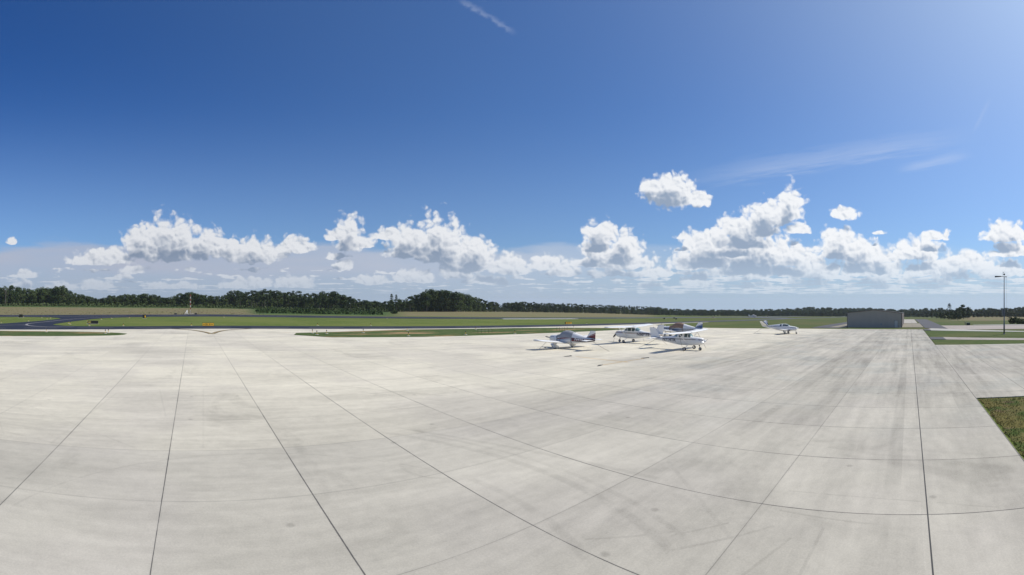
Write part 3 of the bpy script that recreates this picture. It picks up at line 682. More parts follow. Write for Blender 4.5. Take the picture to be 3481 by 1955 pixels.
mass('woodland', rows, M['leaf'], 6, label='hazy green woods along the horizon behind the hangar', cat='woods')
# brush, weeds
def scatter(name, n, fn, size, m, seed, **k):
    rng = np.random.default_rng(seed); c = []; s = []
    for _ in range(n):
        p_, r, h_, sz = fn(rng); th_ = (p_-XA)/F; Xu, Yu = r*math.sin(th_), r*math.cos(th_); c.append((Xu*S, Yu*S, float(zu(Xu, Yu))*S + h_)); s.append(sz)
    v, f = leaf_cards(np.array(c), np.array(s)*size, rng, .1)
    return mesh_obj(name, v, f, m, kind='stuff', **k)
def f_brush(rng):
    p_ = rng.uniform(-20, 1320); Rw = wood_at(p_)[0]; return p_, Rw*rng.uniform(.93, .995), rng.uniform(0, 1)**2*2.4, rng.uniform(.5, 1.3)
scatter('undergrowth', 5200, f_brush, .7, M['brushm'], 1, label='green undergrowth along the foot of the wood', cat='undergrowth')
def f_brush2(rng):
    p_ = rng.uniform(870, 1300) if rng.random() < .8 else rng.uniform(1020, 1110); b0 = 262/math.cos((p_-XA)/F); Rw = wood_at(p_)[0]
    cl = math.sin(p_*.05)+math.sin(p_*.13+1); return p_, b0 + (Rw*.95-b0)*rng.random()**1.3, rng.random()**2*(1.0 + max(0,cl)*.8), rng.uniform(.4, 1.1)
scatter('brush', 4200, f_brush2, .7, M['brushm'], 2, label='rough green brush on the field before the pines', cat='brush')
def f_weed(rng):
    p_ = rng.uniform(-20, 900); b0 = 222/math.cos((p_-XA)/F); Rw = wood_at(p_)[0]; return p_, b0 + (Rw*.85-b0)*rng.random()**1.4, rng.uniform(0, .5), rng.uniform(.3, 1.0)
scatter('weeds', 2200, f_weed, .24, M['weed'], 3, label='sparse dark weeds dotting the dry field', cat='weeds')
def bush(px, r, w_, h_, label):
    th_ = (px-XA)/F; rng = np.random.default_rng(int(px)); loc = G(r*math.sin(th_), r*math.cos(th_))
    bl = [(rng.uniform(-w_,w_)*.6, rng.uniform(-w_,w_)*.5, h_*rng.uniform(.3,.7), w_*.45, h_*.4) for _ in range(7)]
    v, f = crown(bl, 700, .28, rng); e = empty('bush', loc, label=label, cat='bush')
    mesh_obj('foliage', v, f, M['brushm'], e); t = MB(); [t.tube([(0,0,-.2),(rng.uniform(-1,1)*w_*.4, rng.uniform(-1,1)*w_*.4, h_*.6)], [.07,.03], 5) for _ in range(4)]; t.build('stem', M['bark_d'], e)
bush(3447, 215, 2.6, 2.6, 'round dark bush behind the side path right of the light pole'); bush(3474, 210, 3.2, 2.4, 'wide dark bush at the right edge behind the side path')
bush(1060, 300, 3.0, 2.6, 'larger rounded bush on the field in front of the low pines'); bush(1032, 305, 2.0, 1.8, 'small rounded bush on the field left of the larger bush'); bush(1337, 330, 2.5, 2.0, 'low bush at the foot of the two tall pines')
# grass blades along the near lawn
rng = np.random.default_rng(9); n = 9000; gxs = rng.uniform(17, 29.7, n); gys = -4.5 - rng.random(n)**1.2*9
v = []; f = []
for i in range(n):
    a = rng.uniform(0, 2*PI); h_ = rng.uniform(.03, .09); w_ = .014; x, y, z = gxs[i]*S, gys[i]*S, 0; z = float(zu(gxs[i], gys[i]))*S + .02
    lx, ly = rng.normal(0, .04, 2); v += [(x-w_*math.cos(a), y-w_*math.sin(a), z), (x+w_*math.cos(a), y+w_*math.sin(a), z), (x+lx, y+ly, z+h_)]; f.append((3*i, 3*i+1, 3*i+2))
mesh_obj('grass', v, f, M['grass_cor'], kind='stuff', label='blades of grass on the lawn at the corner of the concrete', cat='grass')

# ================================================================== aircraft
def paint_fn(base, regions, dirt=.05):
    """regions: (list of half planes (ax, az, c) meaning ax*x+az*z+c > 0, colour), in the part's own coordinates"""
    def fn(t, pos, tco, b):
        x, y, z = sep(t, tco); col = base
        for hp, c in regions:
            f = None
            for (ax, az, c0) in hp:
                q = (x*ax + z*az + c0).gt(0.0); f = q if f is None else f*q
            col = mixc(t, f, col, c)
        n = noise(t, tco, 2.5, 4, .6, dim='3D')
        return scalec(t, col, 1.0 + (n - .5)*2*dirt)
    return fn
WHITE = (.82, .815, .79)
M['white'] = mat('white_aircraft_paint', WHITE, rough=.35, spec=.5, var=.05, vscale=2)
M['tyre'] = mat('tyre_rubber', (.018,.018,.019), rough=.85, var=.2, vscale=9)
M['rim'] = mat('wheel_hub', (.55,.55,.56), rough=.4, metal=.3, var=.1, vscale=9)
M['metal'] = mat('dull_metal', (.35,.36,.37), rough=.45, metal=.6, var=.15, vscale=6)
M['dark'] = mat('dark_metal', (.03,.031,.034), rough=.5, var=.2, vscale=6)
M['glass'] = mat('cabin_glass', (.05,.085,.085), rough=.08, spec=.7, var=.3, vscale=1.2)
M['glass_l'] = mat('windscreen_glass', (.17,.27,.27), rough=.1, spec=.7, var=.2, vscale=1.2)
M['red'] = mat('red_lens', (.5,.03,.02), rough=.3, var=.1)
M['cover_g'] = mat('grey_cover_cloth', (.30,.315,.335), rough=.95, var=.12, vscale=3, bump=(5, .5, .03))
M['cover_b'] = mat('tan_cover_cloth', (.27,.175,.125), rough=.95, var=.12, vscale=3, bump=(5, .5, .03))
M['rope'] = mat('rope', (.16,.14,.11), rough=1, var=.2, vscale=9)
M['textd'] = mat('dark_lettering', (.02,.022,.03), rough=.5, var=.1)
M['textw'] = mat('white_lettering', (.72,.72,.72), rough=.5, var=.05)
class Hull:
    """lofted fuselage: stations (x, z bottom, z top, half width, exponent)"""
    def __init__(s, st, tumble=.2, k=1.0):
        s.st = np.array(sorted([[q*k if i < 4 else q for i, q in enumerate(r)] for r in st]), float); s.tb = tumble
    def at(s, x): return [float(np.interp(x, s.st[:,0], s.st[:,i])) for i in (1,2,3,4)]
    def sm(s, x):
        a = [s.at(x + d) for d in (-.06, 0, .06)]; return [sum(q[i] for q in a)/3 for i in range(4)]
    def ring(s, x, n, off=0):
        zb, zt, w, e = s.sm(x); zc = (zb+zt)/2; hz = (zt-zb)/2; out = []
        for k in range(n):
            a = 2*PI*k/n; ca, sa = math.cos(a), math.sin(a)
            y = w*math.copysign(abs(ca)**(2/e), ca); z = hz*math.copysign(abs(sa)**(2/e), sa)
            if z > 0: y *= 1 - s.tb*(z/hz)**1.3
            out.append((x, y*(1+off/max(w,.05)), zc + z*(1+off/max(hz,.05))))
        return out
    def side(s, x, z):
        zb, zt, w, e = s.sm(x); zc = (zb+zt)/2; hz = (zt-zb)/2; q = min(.995, abs(z-zc)/hz); y = w*(1-q**e)**(1/e)
        if z > zc: y *= 1 - s.tb*q**1.3
        return y
    def loft(s, x0, x1, nx=72, n=40, off=0):
        xs = np.linspace(x0, x1, nx); V = []; Fc = []
        for x in xs: V += s.ring(x, n, off)
        for i in range(nx-1):
            for k in range(n): Fc.append((i*n+k, (i+1)*n+k, (i+1)*n+(k+1)%n, i*n+(k+1)%n))
        cap = [tuple(range(n)), tuple(range((nx-1)*n, nx*n))[::-1]]
        return V, Fc, cap
def hull_parts(h, root, x0, x1, m_hull, wins, nx=72, n=40):
    """wins: (name, predicate(x,y,z), material, label)"""
    V, Fc, cap = h.loft(x0, x1, nx, n); main = []; sel = [[] for _ in wins]
    for f in Fc:
        c = np.mean([V[i] for i in f], axis=0); hit = False
        for j, w in enumerate(wins):
            if w[1](*c): sel[j].append(f); hit = True; break
        if not hit: main.append(f)
    fo = mesh_obj('fuselage', V, main + cap, m_hull, root, smooth=True)
    for w, fs in zip(wins, sel):
        if not fs: continue
        comp = []                                   # each pane a mesh of its own
        for f in fs:
            st = set(f); hit = [c for c in comp if c[0] & st]
            for c in hit: comp.remove(c)
            comp.append((st.union(*[c[0] for c in hit]) if hit else st, [f] + [g for c in hit for g in c[1]]))
        for st, fl in comp:
            ids = sorted(st); mp = {a: b for b, a in enumerate(ids)}
            mesh_obj(w[0], [V[i] for i in ids], [tuple(mp[i] for i in f) for f in fl], w[2], root, smooth=True)
    return fo
AF = [(1,0),(.85,.028),(.6,.072),(.35,.10),(.15,.088),(.04,.05),(0,0),(.04,-.03),(.15,-.045),(.4,-.045),(.7,-.025)]
def wing_mesh(secs, vertical=False, thick=1.0):
    """secs: (span position, x leading edge, chord, z)"""
    V = []; Fc = []; n = len(AF)
    for (p, xl, c, z) in secs:
        for (u, w) in AF:
            V.append((xl - u*c, w*c*thick + z, p) if vertical else (xl - u*c, p, z + w*c*thick))
    for i in range(len(secs)-1):
        for k in range(n): Fc.append((i*n+k, i*n+(k+1)%n, (i+1)*n+(k+1)%n, (i+1)*n+k))
    Fc += [tuple(range(n))[::-1], tuple(range((len(secs)-1)*n, len(secs)*n))]
    return V, Fc
def surf(name, root, secs, m, vertical=False, thick=1.0, **k):
    V, Fc = wing_mesh(secs, vertical, thick)
    if len(secs) > 1 and ((secs[-1][0] < secs[0][0]) != vertical): Fc = [f[::-1] for f in Fc]
    return mesh_obj(name, V, Fc, m, root, smooth=True, **k)
def fin_mesh(secs, root, m, name='tail_fin', thick=.5):
    V = []; Fc = []; n = len(AF)
    for (z, xl, c) in secs:
        for (u, w) in AF: V.append((xl - u*c, (w - .02)*c*thick, z))
    for i in range(len(secs)-1):
        for k in range(n): Fc.append((i*n+k, (i+1)*n+k, (i+1)*n+(k+1)%n, i*n+(k+1)%n))
    Fc += [tuple(range(n)), tuple(range((len(secs)-1)*n, len(secs)*n))[::-1]]
    return mesh_obj(name, V, Fc, m, root, smooth=False)
def wheel(root, c, r, w=.13):
    e = MB().lathe([(r*.55,-w*.5),(r*.9,-w*.5),(r,-w*.28),(r,w*.28),(r*.9,w*.5),(r*.55,w*.5)], c, 'y', 20).build('tyre', M['tyre'], root, True)
    e.name = 'wheel'; MB().lathe([(r*.2,-w*.55),(r*.5,-w*.52),(r*.56,-w*.4),(r*.56,w*.4),(r*.5,w*.52),(r*.2,w*.55)], c, 'y', 14).build('hub', M['rim'], e, True)
    return e
def prop(root, x, z, ang, L=.95, blade=None, spin=(.13,.3), sm=None):
    mb = MB(); ca, sa = math.cos(R(ang)), math.sin(R(ang))
    for s_ in (-1, 1):
        v = []; f = []
        for i in range(9):
            t_ = i/8; rr_ = .1 + (L-.1)*t_; w = (.06 + .05*math.sin(PI*min(1, t_*1.1)))*(1 if t_ < .95 else .6); tw = R(62 - 42*t_)
            for (a, b_) in ((-w, -.012), (w, -.012), (w, .012), (-w, .012)):
                u = a*math.cos(tw) - b_*math.sin(tw); xx = a*math.sin(tw) + b_*math.cos(tw)
                v.append((x + xx, s_*(rr_*ca - u*sa), z + s_*(rr_*sa + u*ca)))
        for i in range(8):
            for k in range(4): f.append((i*4+k, i*4+(k+1)%4, i*4+4+(k+1)%4, i*4+4+k))
        f += [(0,1,2,3), (32,33,34,35)]; mb.add(v, f)
    mb.build('propeller', blade or M['metal'], root)
    r, l = spin; MB().lathe([(r,-.1),(r,0),(r*.85,l*.45),(r*.5,l*.8),(.02,l)], (x-.02,0,z), 'x', 16).build('spinner', sm or M['white'], root, True)
def text_mesh(body, size, bold=.0, shear=0.0):
    cu_ = bpy.data.curves.new('registration', 'FONT'); cu_.body = body; cu_.size = size; cu_.offset = bold*size; cu_.shear = shear; cu_.extrude = 0.0; cu_.space_character = 1.02
    cu_.align_x = 'CENTER'; cu_.align_y = 'CENTER'
    o = bpy.data.objects.new('tmp', cu_); COL.objects.link(o); bpy.context.view_layer.update()
    me = bpy.data.meshes.new_from_object(o.evaluated_get(bpy.context.evaluated_depsgraph_get())); bpy.data.objects.remove(o); bpy.data.curves.remove(cu_)
    return me
def registration(root, h, body, x, z, size, m, slope=0.0, bold=.02, shear=0.0, sx=1.0):
    for s_ in (1, -1):
        me = text_mesh(body, size, bold, shear)
        bm = bmesh.new(); bm.from_mesh(me); bmesh.ops.subdivide_edges(bm, edges=bm.edges[:], cuts=1)
        for v in bm.verts:
            u, w = v.co.x*sx, v.co.y; X_ = x - s_*u; Z_ = z + w + slope*(X_ - x); v.co = Vector((X_, s_*(h.side(X_, Z_) + .012), Z_))
        bm.to_mesh(me); bm.free(); me.materials.clear(); me.materials.append(m)
        o = bpy.data.objects.new('registration', me); COL.objects.link(o); o.parent = root
def fair(root, c, L, w, hgt, m):
    """wheel fairing"""
    hh = Hull([(c[0]-L*.6, c[2]-hgt*.1, c[2]+hgt*.15, .02, 2),(c[0]-L*.3, c[2]-hgt*.4, c[2]+hgt*.4, w*.8, 2.2),(c[0], c[2]-hgt*.5, c[2]+hgt*.5, w, 2.4),(c[0]+L*.3, c[2]-hgt*.42, c[2]+hgt*.42, w*.8, 2.2),(c[0]+L*.42, c[2]-hgt*.1, c[2]+hgt*.15, .03, 2)], 0)
    V, Fc, cap = hh.loft(c[0]-L*.6, c[0]+L*.42, 14, 12); V = [(v[0], v[1]+c[1], v[2]) for v in V]
    return mesh_obj('wheel_fairing', V, Fc+cap, m, root, smooth=True)

MAR = (.16,.022,.035); NAVY = (.012,.02,.055); BLUE = (.02,.09,.24); STEEL = (.25,.32,.40); DK = (.03,.02,.028)
def low_wing(name, loc, head, label, fus_regions, fin_regions, tip_navy, reg, fairings, cover_m, grp):
    root = empty(name, loc, head, label=label, cat='aeroplane', group=grp)
    h = Hull([(2.2,.95,1.28,.10,2),(2.1,.74,1.42,.36,2.4),(1.9,.66,1.48,.46,2.8),(1.4,.60,1.53,.52,3),(.7,.57,1.58,.55,3.2),(.45,.56,1.62,.56,3),(-.05,.55,1.98,.57,2.8),(-.45,.55,2.10,.58,2.7),(-1.0,.56,2.10,.57,2.6),(-1.6,.60,1.98,.54,2.4),(-2.3,.68,1.80,.47,2.3),(-3.1,.80,1.60,.36,2.2),(-4.0,.94,1.42,.23,2),(-4.75,1.05,1.28,.09,2),(-4.9,1.1,1.22,.04,2)], .20)
    win = lambda x, y, z: -1.75 < x < .40 and 1.62 < z and (z < 1.98 and abs(y) > .2 and not (-.12 < x+.55 < -.02) or (x > -.1 and z < 1.99))
    m_f = mat('painted_fuselage', rough=.38, fn=paint_fn(WHITE, fus_regions))
    hull_parts(h, root, -4.9, 2.2, m_f, [('window', win, M['glass'], None)])
    m_w = mat('painted_wing', rough=.38, fn=paint_fn(WHITE, []))
    for s_ in (1, -1):
        secs = [(s_*.50, .95, 2.05, .68), (s_*1.25, .62, 1.62, .76), (s_*4.25, .62, 1.60, 1.10), (s_*4.5, .56, 1.48, 1.14), (s_*4.62, .35, 1.1, 1.17)]
        w = surf('wing', root, secs, m_w)
        if tip_navy:
            surf('wing_tip', root, [(s_*4.30, .66, 1.0, 1.105), (s_*4.52, .60, 1.0, 1.145), (s_*4.66, .42, .9, 1.17)], mat('navy_paint', NAVY, rough=.4, var=.1), thick=1.35)
        surf('stabilizer', root, [(s_*.04, -3.95, .85, 1.18), (s_*1.45, -4.02, .78, 1.18), (s_*1.55, -4.1, .62, 1.18)], M['white'], thick=.8)
        y = s_*1.5
        MB().tube([(0, y, .86), (0, y, .24)], [.06, .045], 8).build('landing_gear_leg', M['metal'], root)
        if fairings:
            wheel(root, (0, y, .21), .21); fair(root, (.0, y, .30), 1.05, .15, .40, M['white']); fair(root, (.02, y, .66), .62, .13, .40, M['white'])
        else: wheel(root, (0, y, .22), .22)
    MB().tube([(1.75, 0, .75), (1.85, 0, .22)], [.05, .04], 8).build('nose_gear_leg', M['metal'], root); wheel(root, (1.86, 0, .20), .20)
    if fairings: fair(root, (1.84, 0, .30), .9, .13, .34, M['white'])
    m_t = mat('painted_tail', rough=.38, fn=paint_fn(WHITE, fin_regions))
    fin_mesh([(1.25, -3.15, 1.75), (1.38, -3.55, 1.35), (2.18, -4.15, .78), (2.24, -4.22, .62)], root, m_t)
    MB().lathe([(.03,0),(.045,.04),(.03,.10)], (-4.35, 0, 2.24), 'z', 10).build('beacon', M['dark'], root)
    MB().tube([(-1.9, 0, 1.9), (-2.0, 0, 2.22)], .012, 5).build('antenna', M['dark'], root)
    prop(root, 2.22, 1.12, 12 if cover_m is M['cover_g'] else -28, .93, M['dark'] if cover_m is M['cover_g'] else None)
    registration(root, h, *reg)
    # cloth cover, a thing of its own lying over the cabin
    cx0, cx1 = -1.75, .78
    V, Fc, cap = h.loft(cx0, cx1, 30, 48, .035)
    keep = []
    for f in Fc:
        c = np.mean([V[i] for i in f], axis=0)
        if c[2] > 1.33 - .30*max(0, c[0]-.45) or (abs(c[1]) > .2 and (abs(c[0]+1.62) < .08 or abs(c[0]-.6) < .05 or abs(c[0]-.15) < .045) and c[2] > .62): keep.append(f)
    rngc = np.random.default_rng(3); V = [(v[0], v[1]*(1+rngc.normal(0,.006)), v[2] + rngc.normal(0,.006)) for v in V]
    co = mesh_obj('canopy_cover', V, keep, cover_m, smooth=True); co.location = loc; co.rotation_euler = (0, 0, head)
    tag(co, ('grey cloth cover strapped over the cabin of the white and maroon low-wing aeroplane' if cover_m is M['cover_g'] else 'tan brown cloth cover over the cabin of the blue striped low-wing aeroplane'), 'cover')
    return root
def band(z0, z1, x0, x1, sl=0.0):
    """z between the lines z0+sl*x and z1+sl*x, x between x0 and x1"""
    return [(-sl, 1, -z0), (sl, -1, z1), (1, 0, -x0), (-1, 0, x1)]
UP = R(90); DN = R(-90)
def gp(x, y): return (x, y, zm(x, y) + .05)
low_wing('low_wing_aeroplane', gp(39.75, 37.6), UP, 'white low-wing aeroplane with maroon stripes on fuselage and fin, nearest the middle of the apron',
   [(band(1.00,1.42,-4.9,-1.70,.03), DK), (band(1.06,1.18,-2.3,-1.70,.03), MAR), (band(1.27,1.36,-2.6,-1.70,.03), MAR), (band(.80,.96,-4.9,-1.70,-.08), MAR), (band(1.12,1.26,-1.70,.7,-.10), MAR), (band(1.0,1.08,-1.70,.7,-.10), STEEL), (band(1.33,1.37,1.2,2.1,.0), DK)],
   [([(-.39,-1,.0975),(-.117,1,-1.979)], MAR), ([(.117,-1,1.979),(-.117,1,-1.90)], DK), ([(-.26,-1,.60),(.26,1,-.57)], WHITE)], False, ('N4953L', -3.0, 1.17, .46, M['textw'], .03, .03, .22, 1.15), True, M['cover_g'], 'parked aeroplanes')
blue_ = low_wing('low_wing_aeroplane', gp(73.0, 41.2), UP, 'silver and blue low-wing aeroplane behind the two high-wing ones, brown cover on its cabin',
   [(band(1.24,1.30,-4.9,2.1,.02), BLUE), (band(1.08,1.20,-4.9,2.1,.02), NAVY), (band(.98,1.08,-4.9,.2,-.02), BLUE), (band(.60,.98,-4.9,2.2,-.06), (.42,.46,.50)), (band(.95,1.04,-4.9,-2.5,-.03), NAVY)],
   [([(-.39,-1,.0975),(-.117,1,-1.979)], BLUE), ([(.117,-1,1.979),(-.117,1,-1.90)], DK), ([(-.26,-1,.60),(.26,1,-.57)], WHITE)], True, ('N2180U', -3.0, 1.20, .36, M['textw'], .03, .0, .22, 1.1), False, M['cover_b'], 'parked aeroplanes')
blue_.scale = (1.15, 1.15, 1.15)
for o in bpy.data.objects:
    if o.get('category') == 'cover' and 'tan' in o['label']: o.scale = (1.15, 1.15, 1.15)

def high_wing(loc, head, label, k, fus_regions, fin_regions, reg, propang, dorsal, grp, has_text=True, side_win=((-.12,.30),(-.80,-.22),(-1.45,-.92)), wl=None):
    root = empty('high_wing_aeroplane', loc, head, label=label, cat='aeroplane', group=grp)
    h = Hull([(2.12,1.02,1.42,.16,2),(2.02,.84,1.56,.38,2.4),(1.75,.74,1.63,.47,2.8),(1.2,.68,1.68,.52,3),(.62,.64,1.72,.54,3.2),(.5,.63,1.76,.54,3),(.12,.62,2.18,.55,3.2),(-.1,.61,2.24,.56,3.4),(-1.35,.62,2.24,.55,3.2),(-1.5,.63,2.20,.54,3),(-2.15,.72,1.84,.45,2.5),(-2.8,.82,1.68,.37,2.3),(-4.0,.98,1.53,.24,2.1),(-5.2,1.12,1.42,.12,2),(-5.8,1.2,1.36,.05,2)], .10, k)
    K_ = k
    def side(x, y, z):
        x, y, z = x/K_, y/K_, z/K_
        return 1.72 < z < 2.10 and abs(y) > .30 and any(a < x < b for a, b in side_win)
    def shield(x, y, z): x, y, z = x/K_, y/K_, z/K_; return .12 < x < .50 and z > 1.76 and (abs(y) < .52)
    def back(x, y, z): x, y, z = x/K_, y/K_, z/K_; return -2.05 < x < -1.52 and z > 1.72
    m_f = mat('painted_fuselage', rough=.38, fn=paint_fn(WHITE, fus_regions))
    hull_parts(h, root, -5.8*k, 2.12*k, m_f, [('window', side, M['glass'], None), ('windscreen', shield, M['glass_l'], None), ('rear_window', back, M['glass_l'], None)], 90, 44)
    for s_ in (1, -1):
        secs = [(s_*.0,.32,1.63,2.22),(s_*.55,.32,1.63,2.24),(s_*2.6,.32,1.63,2.29),(s_*5.2,.22,1.14,2.37),(s_*5.42,.15,.98,2.375),(s_*5.5,-.05,.65,2.37)]
        surf('wing', root, [(a*k, b*k, c*k, d*k) for a, b, c, d in secs], M['white'])
        surf('stabilizer', root, [(s_*.05*k,-4.75*k,1.05*k,1.40*k),(s_*1.6*k,-4.98*k,.72*k,1.40*k),(s_*1.72*k,-5.1*k,.5*k,1.40*k)], M['white'], thick=.8)
        MB().tube([(-.15*k, s_*.52*k, .95*k), (-.1*k, s_*2.55*k, 2.25*k)], .045*k, 8).build('wing_strut', M['white'], root)
        MB().tube([(-.05*k, s_*.35*k, .68*k), (-.02*k, s_*.85*k, .50*k), (0, s_*1.2, .22)], [.05, .035, .03], 8).build('landing_gear_leg', M['white'], root)
        wheel(root, (0, s_*1.25, .22), .22, .16)
        MB().tube([(-2.35*k, s_*.3*k, .8*k), (-2.3*k, s_*.3*k, .8*k)], .02, 5).build('step', M['metal'], root)
    MB().tube([(1.48*k, 0, .78*k), (1.55*k, 0, .22)], [.05, .035], 8).build('nose_gear_leg', M['dark'], root); wheel(root, (1.56*k, 0, .19), .19, .14)
    m_t = mat('painted_tail', rough=.38, fn=paint_fn(WHITE, fin_regions))
    if dorsal: secs = [(1.38*k,-3.2*k,2.55*k),(1.52*k,-4.15*k,1.62*k),(1.9*k,-4.55*k,1.3*k),(2.62*k,-5.05*k,.92*k),(2.70*k,-5.12*k,.8*k)]
    else: secs = [(1.30*k,-4.2*k,1.65*k),(1.55*k,-4.38*k,1.5*k),(2.70*k,-5.15*k,.95*k),(2.78*k,-5.22*k,.82*k)]
    fin_mesh(secs, root, m_t)
    MB().lathe([(.03,0),(.045,.05),(.02,.10)], (-5.5*k, 0, 2.74*k), 'z', 10).build('beacon', M['dark'], root)
    MB().tube([(-.9*k, .1, 2.3*k), (-1.05*k, .1, 2.62*k)], .01, 5).build('antenna', M['dark'], root)
    MB().box(1.95*k, 2.05*k, -.34*k, -.16*k, 1.22*k, 1.34*k).build('air_intake', M['dark'], root); MB().box(1.95*k, 2.05*k, .16*k, .34*k, 1.22*k, 1.34*k).build('air_intake', M['dark'], root)
    MB().tube([(1.35*k, .18, .72*k), (1.3*k, .2, .55*k)], .035, 6).build('exhaust_pipe', M['dark'], root)
    prop(root, 2.16*k, 1.22*k, propang, .95*k, M['dark'] if dorsal else None, (.15*k,.34*k))
    if has_text: registration(root, h, *reg)
    return root
high_wing(gp(53.35, 37.75), UP, 'white high-wing aeroplane with double maroon stripe, behind the maroon low-wing one', 1.0,
   [(band(1.46,1.52,-5.8,2.1,.0), DK), (band(1.33,1.39,-5.8,2.1,.012), MAR)], [(band(2.28,2.36,-7,0,-.10), DK), (band(2.12,2.20,-7,0,-.10), DK)],
   ('N50975', -2.75, 1.26, .54, M['textd'], .0, .03, .0, 1.08), -35, True, 'parked aeroplanes')
kk = .915
p714 = high_wing(gp(47.95, 25.1), DN, 'white high-wing aeroplane nearest the camera, nose to the right, thin dark stripe', kk,
   [(band(1.40*kk,1.46*kk,-5.8,1.95,.0), DK), (band(1.34*kk,1.365*kk,-5.8,1.9,.0), (.1,.05,.05)), ([(1,0,-1.05),(-1,0,1.9),(-.5,-1,1.98),(0,1,-1.22)], (.70,.70,.70))], [],
   ('N714TR', -2.85*kk, 1.23*kk, .50, M['textd'], .0, .03, .0, 1.12), 8, False, 'parked aeroplanes', side_win=((-.42,.02),(-1.3,-.82),(.10,.3)))

def vtail(loc, head, label):
    root = empty('v_tail_aeroplane', loc, head, label=label, cat='aeroplane', group='parked aeroplanes')
    h = Hull([(2.35,1.0,1.30,.15,2),(2.2,.78,1.42,.38,2.4),(1.8,.70,1.52,.46,2.8),(1.2,.67,1.60,.52,3),(.75,.66,1.66,.54,3),(.3,.64,1.98,.56,2.8),(-.1,.62,2.08,.56,2.7),(-.9,.62,2.08,.55,2.6),(-1.6,.68,2.00,.50,2.5),(-2.6,.86,1.86,.38,2.3),(-3.8,1.12,1.72,.25,2),(-5.0,1.38,1.58,.1,2),(-5.3,1.45,1.52,.04,2)], .22)
    w1 = lambda x, y, z: 1.66 < z < 2.0 and abs(y) > .2 and any(a < x < b for a, b in ((-.10,.55),(-.72,-.16),(-1.35,-.95)))
    w2 = lambda x, y, z: .2 < x < .72 and z > 1.68
    m_f = mat('painted_fuselage', rough=.38, fn=paint_fn(WHITE, [(band(1.40,1.47,-5.3,2.3,-.03), NAVY)]))
    hull_parts(h, root, -5.3, 2.35, m_f, [('window', w1, M['glass'], None), ('windscreen', w2, M['glass_l'], None)], 84, 40)
    for s_ in (1, -1):
        surf('wing', root, [(s_*.5,.95,2.2,.72),(s_*1.2,.8,2.0,.78),(s_*4.9,.45,1.1,1.17),(s_*5.1,.2,.8,1.2)], mat('painted_wing', rough=.38, fn=paint_fn(WHITE, [([(1,0,-.66)], NAVY)])))
        V, Fc = wing_mesh([(0,-4.0,1.35,0),(1.65,-4.65,.85,0),(1.72,-4.72,.7,0)], False, .7)
        a = R(38); V = [(x, s_*(.08 + y*math.cos(a) - z*math.sin(a)), 1.56 + y*math.sin(a) + z*math.cos(a)) for x, y, z in V]
        mesh_obj('tail_fin', V, Fc if s_ < 0 else [f[::-1] for f in Fc], mat('painted_tail', rough=.4, fn=paint_fn(WHITE, [([(.54*1.25,1,1.26+.05),(1,0,4.93),(.54*1.25,1,1.26-.20)][:1] + [(1,.80,2.78)], NAVY)])), root, smooth=True)
        MB().tube([(0, s_*1.4, .86), (0, s_*1.45, .2)], [.06,.045], 8).build('landing_gear_leg', M['metal'], root)
        MB().box(-.32, .30, s_*1.53-.012, s_*1.53+.012, .38, .86).build('gear_door', M['white'], root)
        wheel(root, (0, s_*1.45, .21), .21)
    MB().tube([(2.0,0,.76),(2.12,0,.2)], [.05,.035], 8).build('nose_gear_leg', M['dark'], root); wheel(root, (2.12,0,.18), .18)
    prop(root, 2.38, 1.17, 3, 1.0); MB().tube([(.9,.3,.68),(.8,.33,.5)], .03, 6).build('exhaust_pipe', M['dark'], root)
    return root
vtail(gp(92.1, 25.4), DN, 'white V-tailed aeroplane with a navy stripe, standing alone left of the hangar')
e = high_wing((430, 152, zm(430, 152)+.07), R(-60), 'tiny distant white high-wing aeroplane far off on the runway', 1.0, [], [], None, 0, True, None, has_text=False)

# ropes and tie-downs
def rope(a, b, label, sag=.05):
    pts = [Vector(a).lerp(Vector(b), t/6) - Vector((0,0,sag*math.sin(PI*t/6))) for t in range(7)]
    MB().tube(pts, .017, 6).build('tie_down_rope', M['rope'], label=label, cat='rope', group='tie-down ropes')
def gz(x, y): return (x, y, zm(x, y) + .06)
def above(x, y, h_): return (x, y, zm(x, y) + .05 + h_)
for pl, items in (('maroon low-wing aeroplane', [('left wing', (36.6,37.3,.95), (36.9,38.8)), ('tail', (39.75,33.0,1.0), (40.4,31.2))]),
                  ('double-striped high-wing aeroplane', [('left wing', (50.7,37.6,2.2), (50.2,38.2)), ('right wing', (56.0,37.6,2.2), (56.6,37.2)), ('tail', (53.35,32.6,1.1), (53.4,31.4))]),
                  ('nearest high-wing aeroplane', [('right wing', (45.6,25.2,2.0), (45.0,24.3)), ('left wing', (50.3,25.2,2.0), (51.3,24.5)), ('tail', (47.95,29.9,1.0), (47.2,31.8))]),
                  ('blue striped aeroplane', [('left wing', (69.4,41.0,1.15), (68.9,40.4))]),
                  ('V-tailed aeroplane', [('tail', (92.1,30.3,1.4), (90.6,32.1))])):
    for nm, a, b_ in items: rope(above(*a), gz(*b_), f'tie-down rope from the {nm} of the {pl}')
def ropepile(x, y, label):
    rng = np.random.default_rng(int(x*10)); mb = MB()
    for _ in range(3):
        p = [(x + rng.normal(0,.25), y + rng.normal(0,.1), zm(x,y)+.075) for _ in range(5)]; mb.tube(p, .025, 5)
    mb.lathe([(.09,0),(.09,.02),(.05,.03)], (x, y, zm(x,y)+.05), 'z', 12); mb.build('rope_heap', M['dark'], label=label, cat='rope heap')
ropepile(33.2, 30.8, 'dark rope heap left of the orange stain line in front of the aeroplanes'); ropepile(29.7, 24.0, 'dark rope heap at the near end of the orange stain line'); ropepile(37.3, 24.3, 'dark rope heap at the right end of the orange stain line')
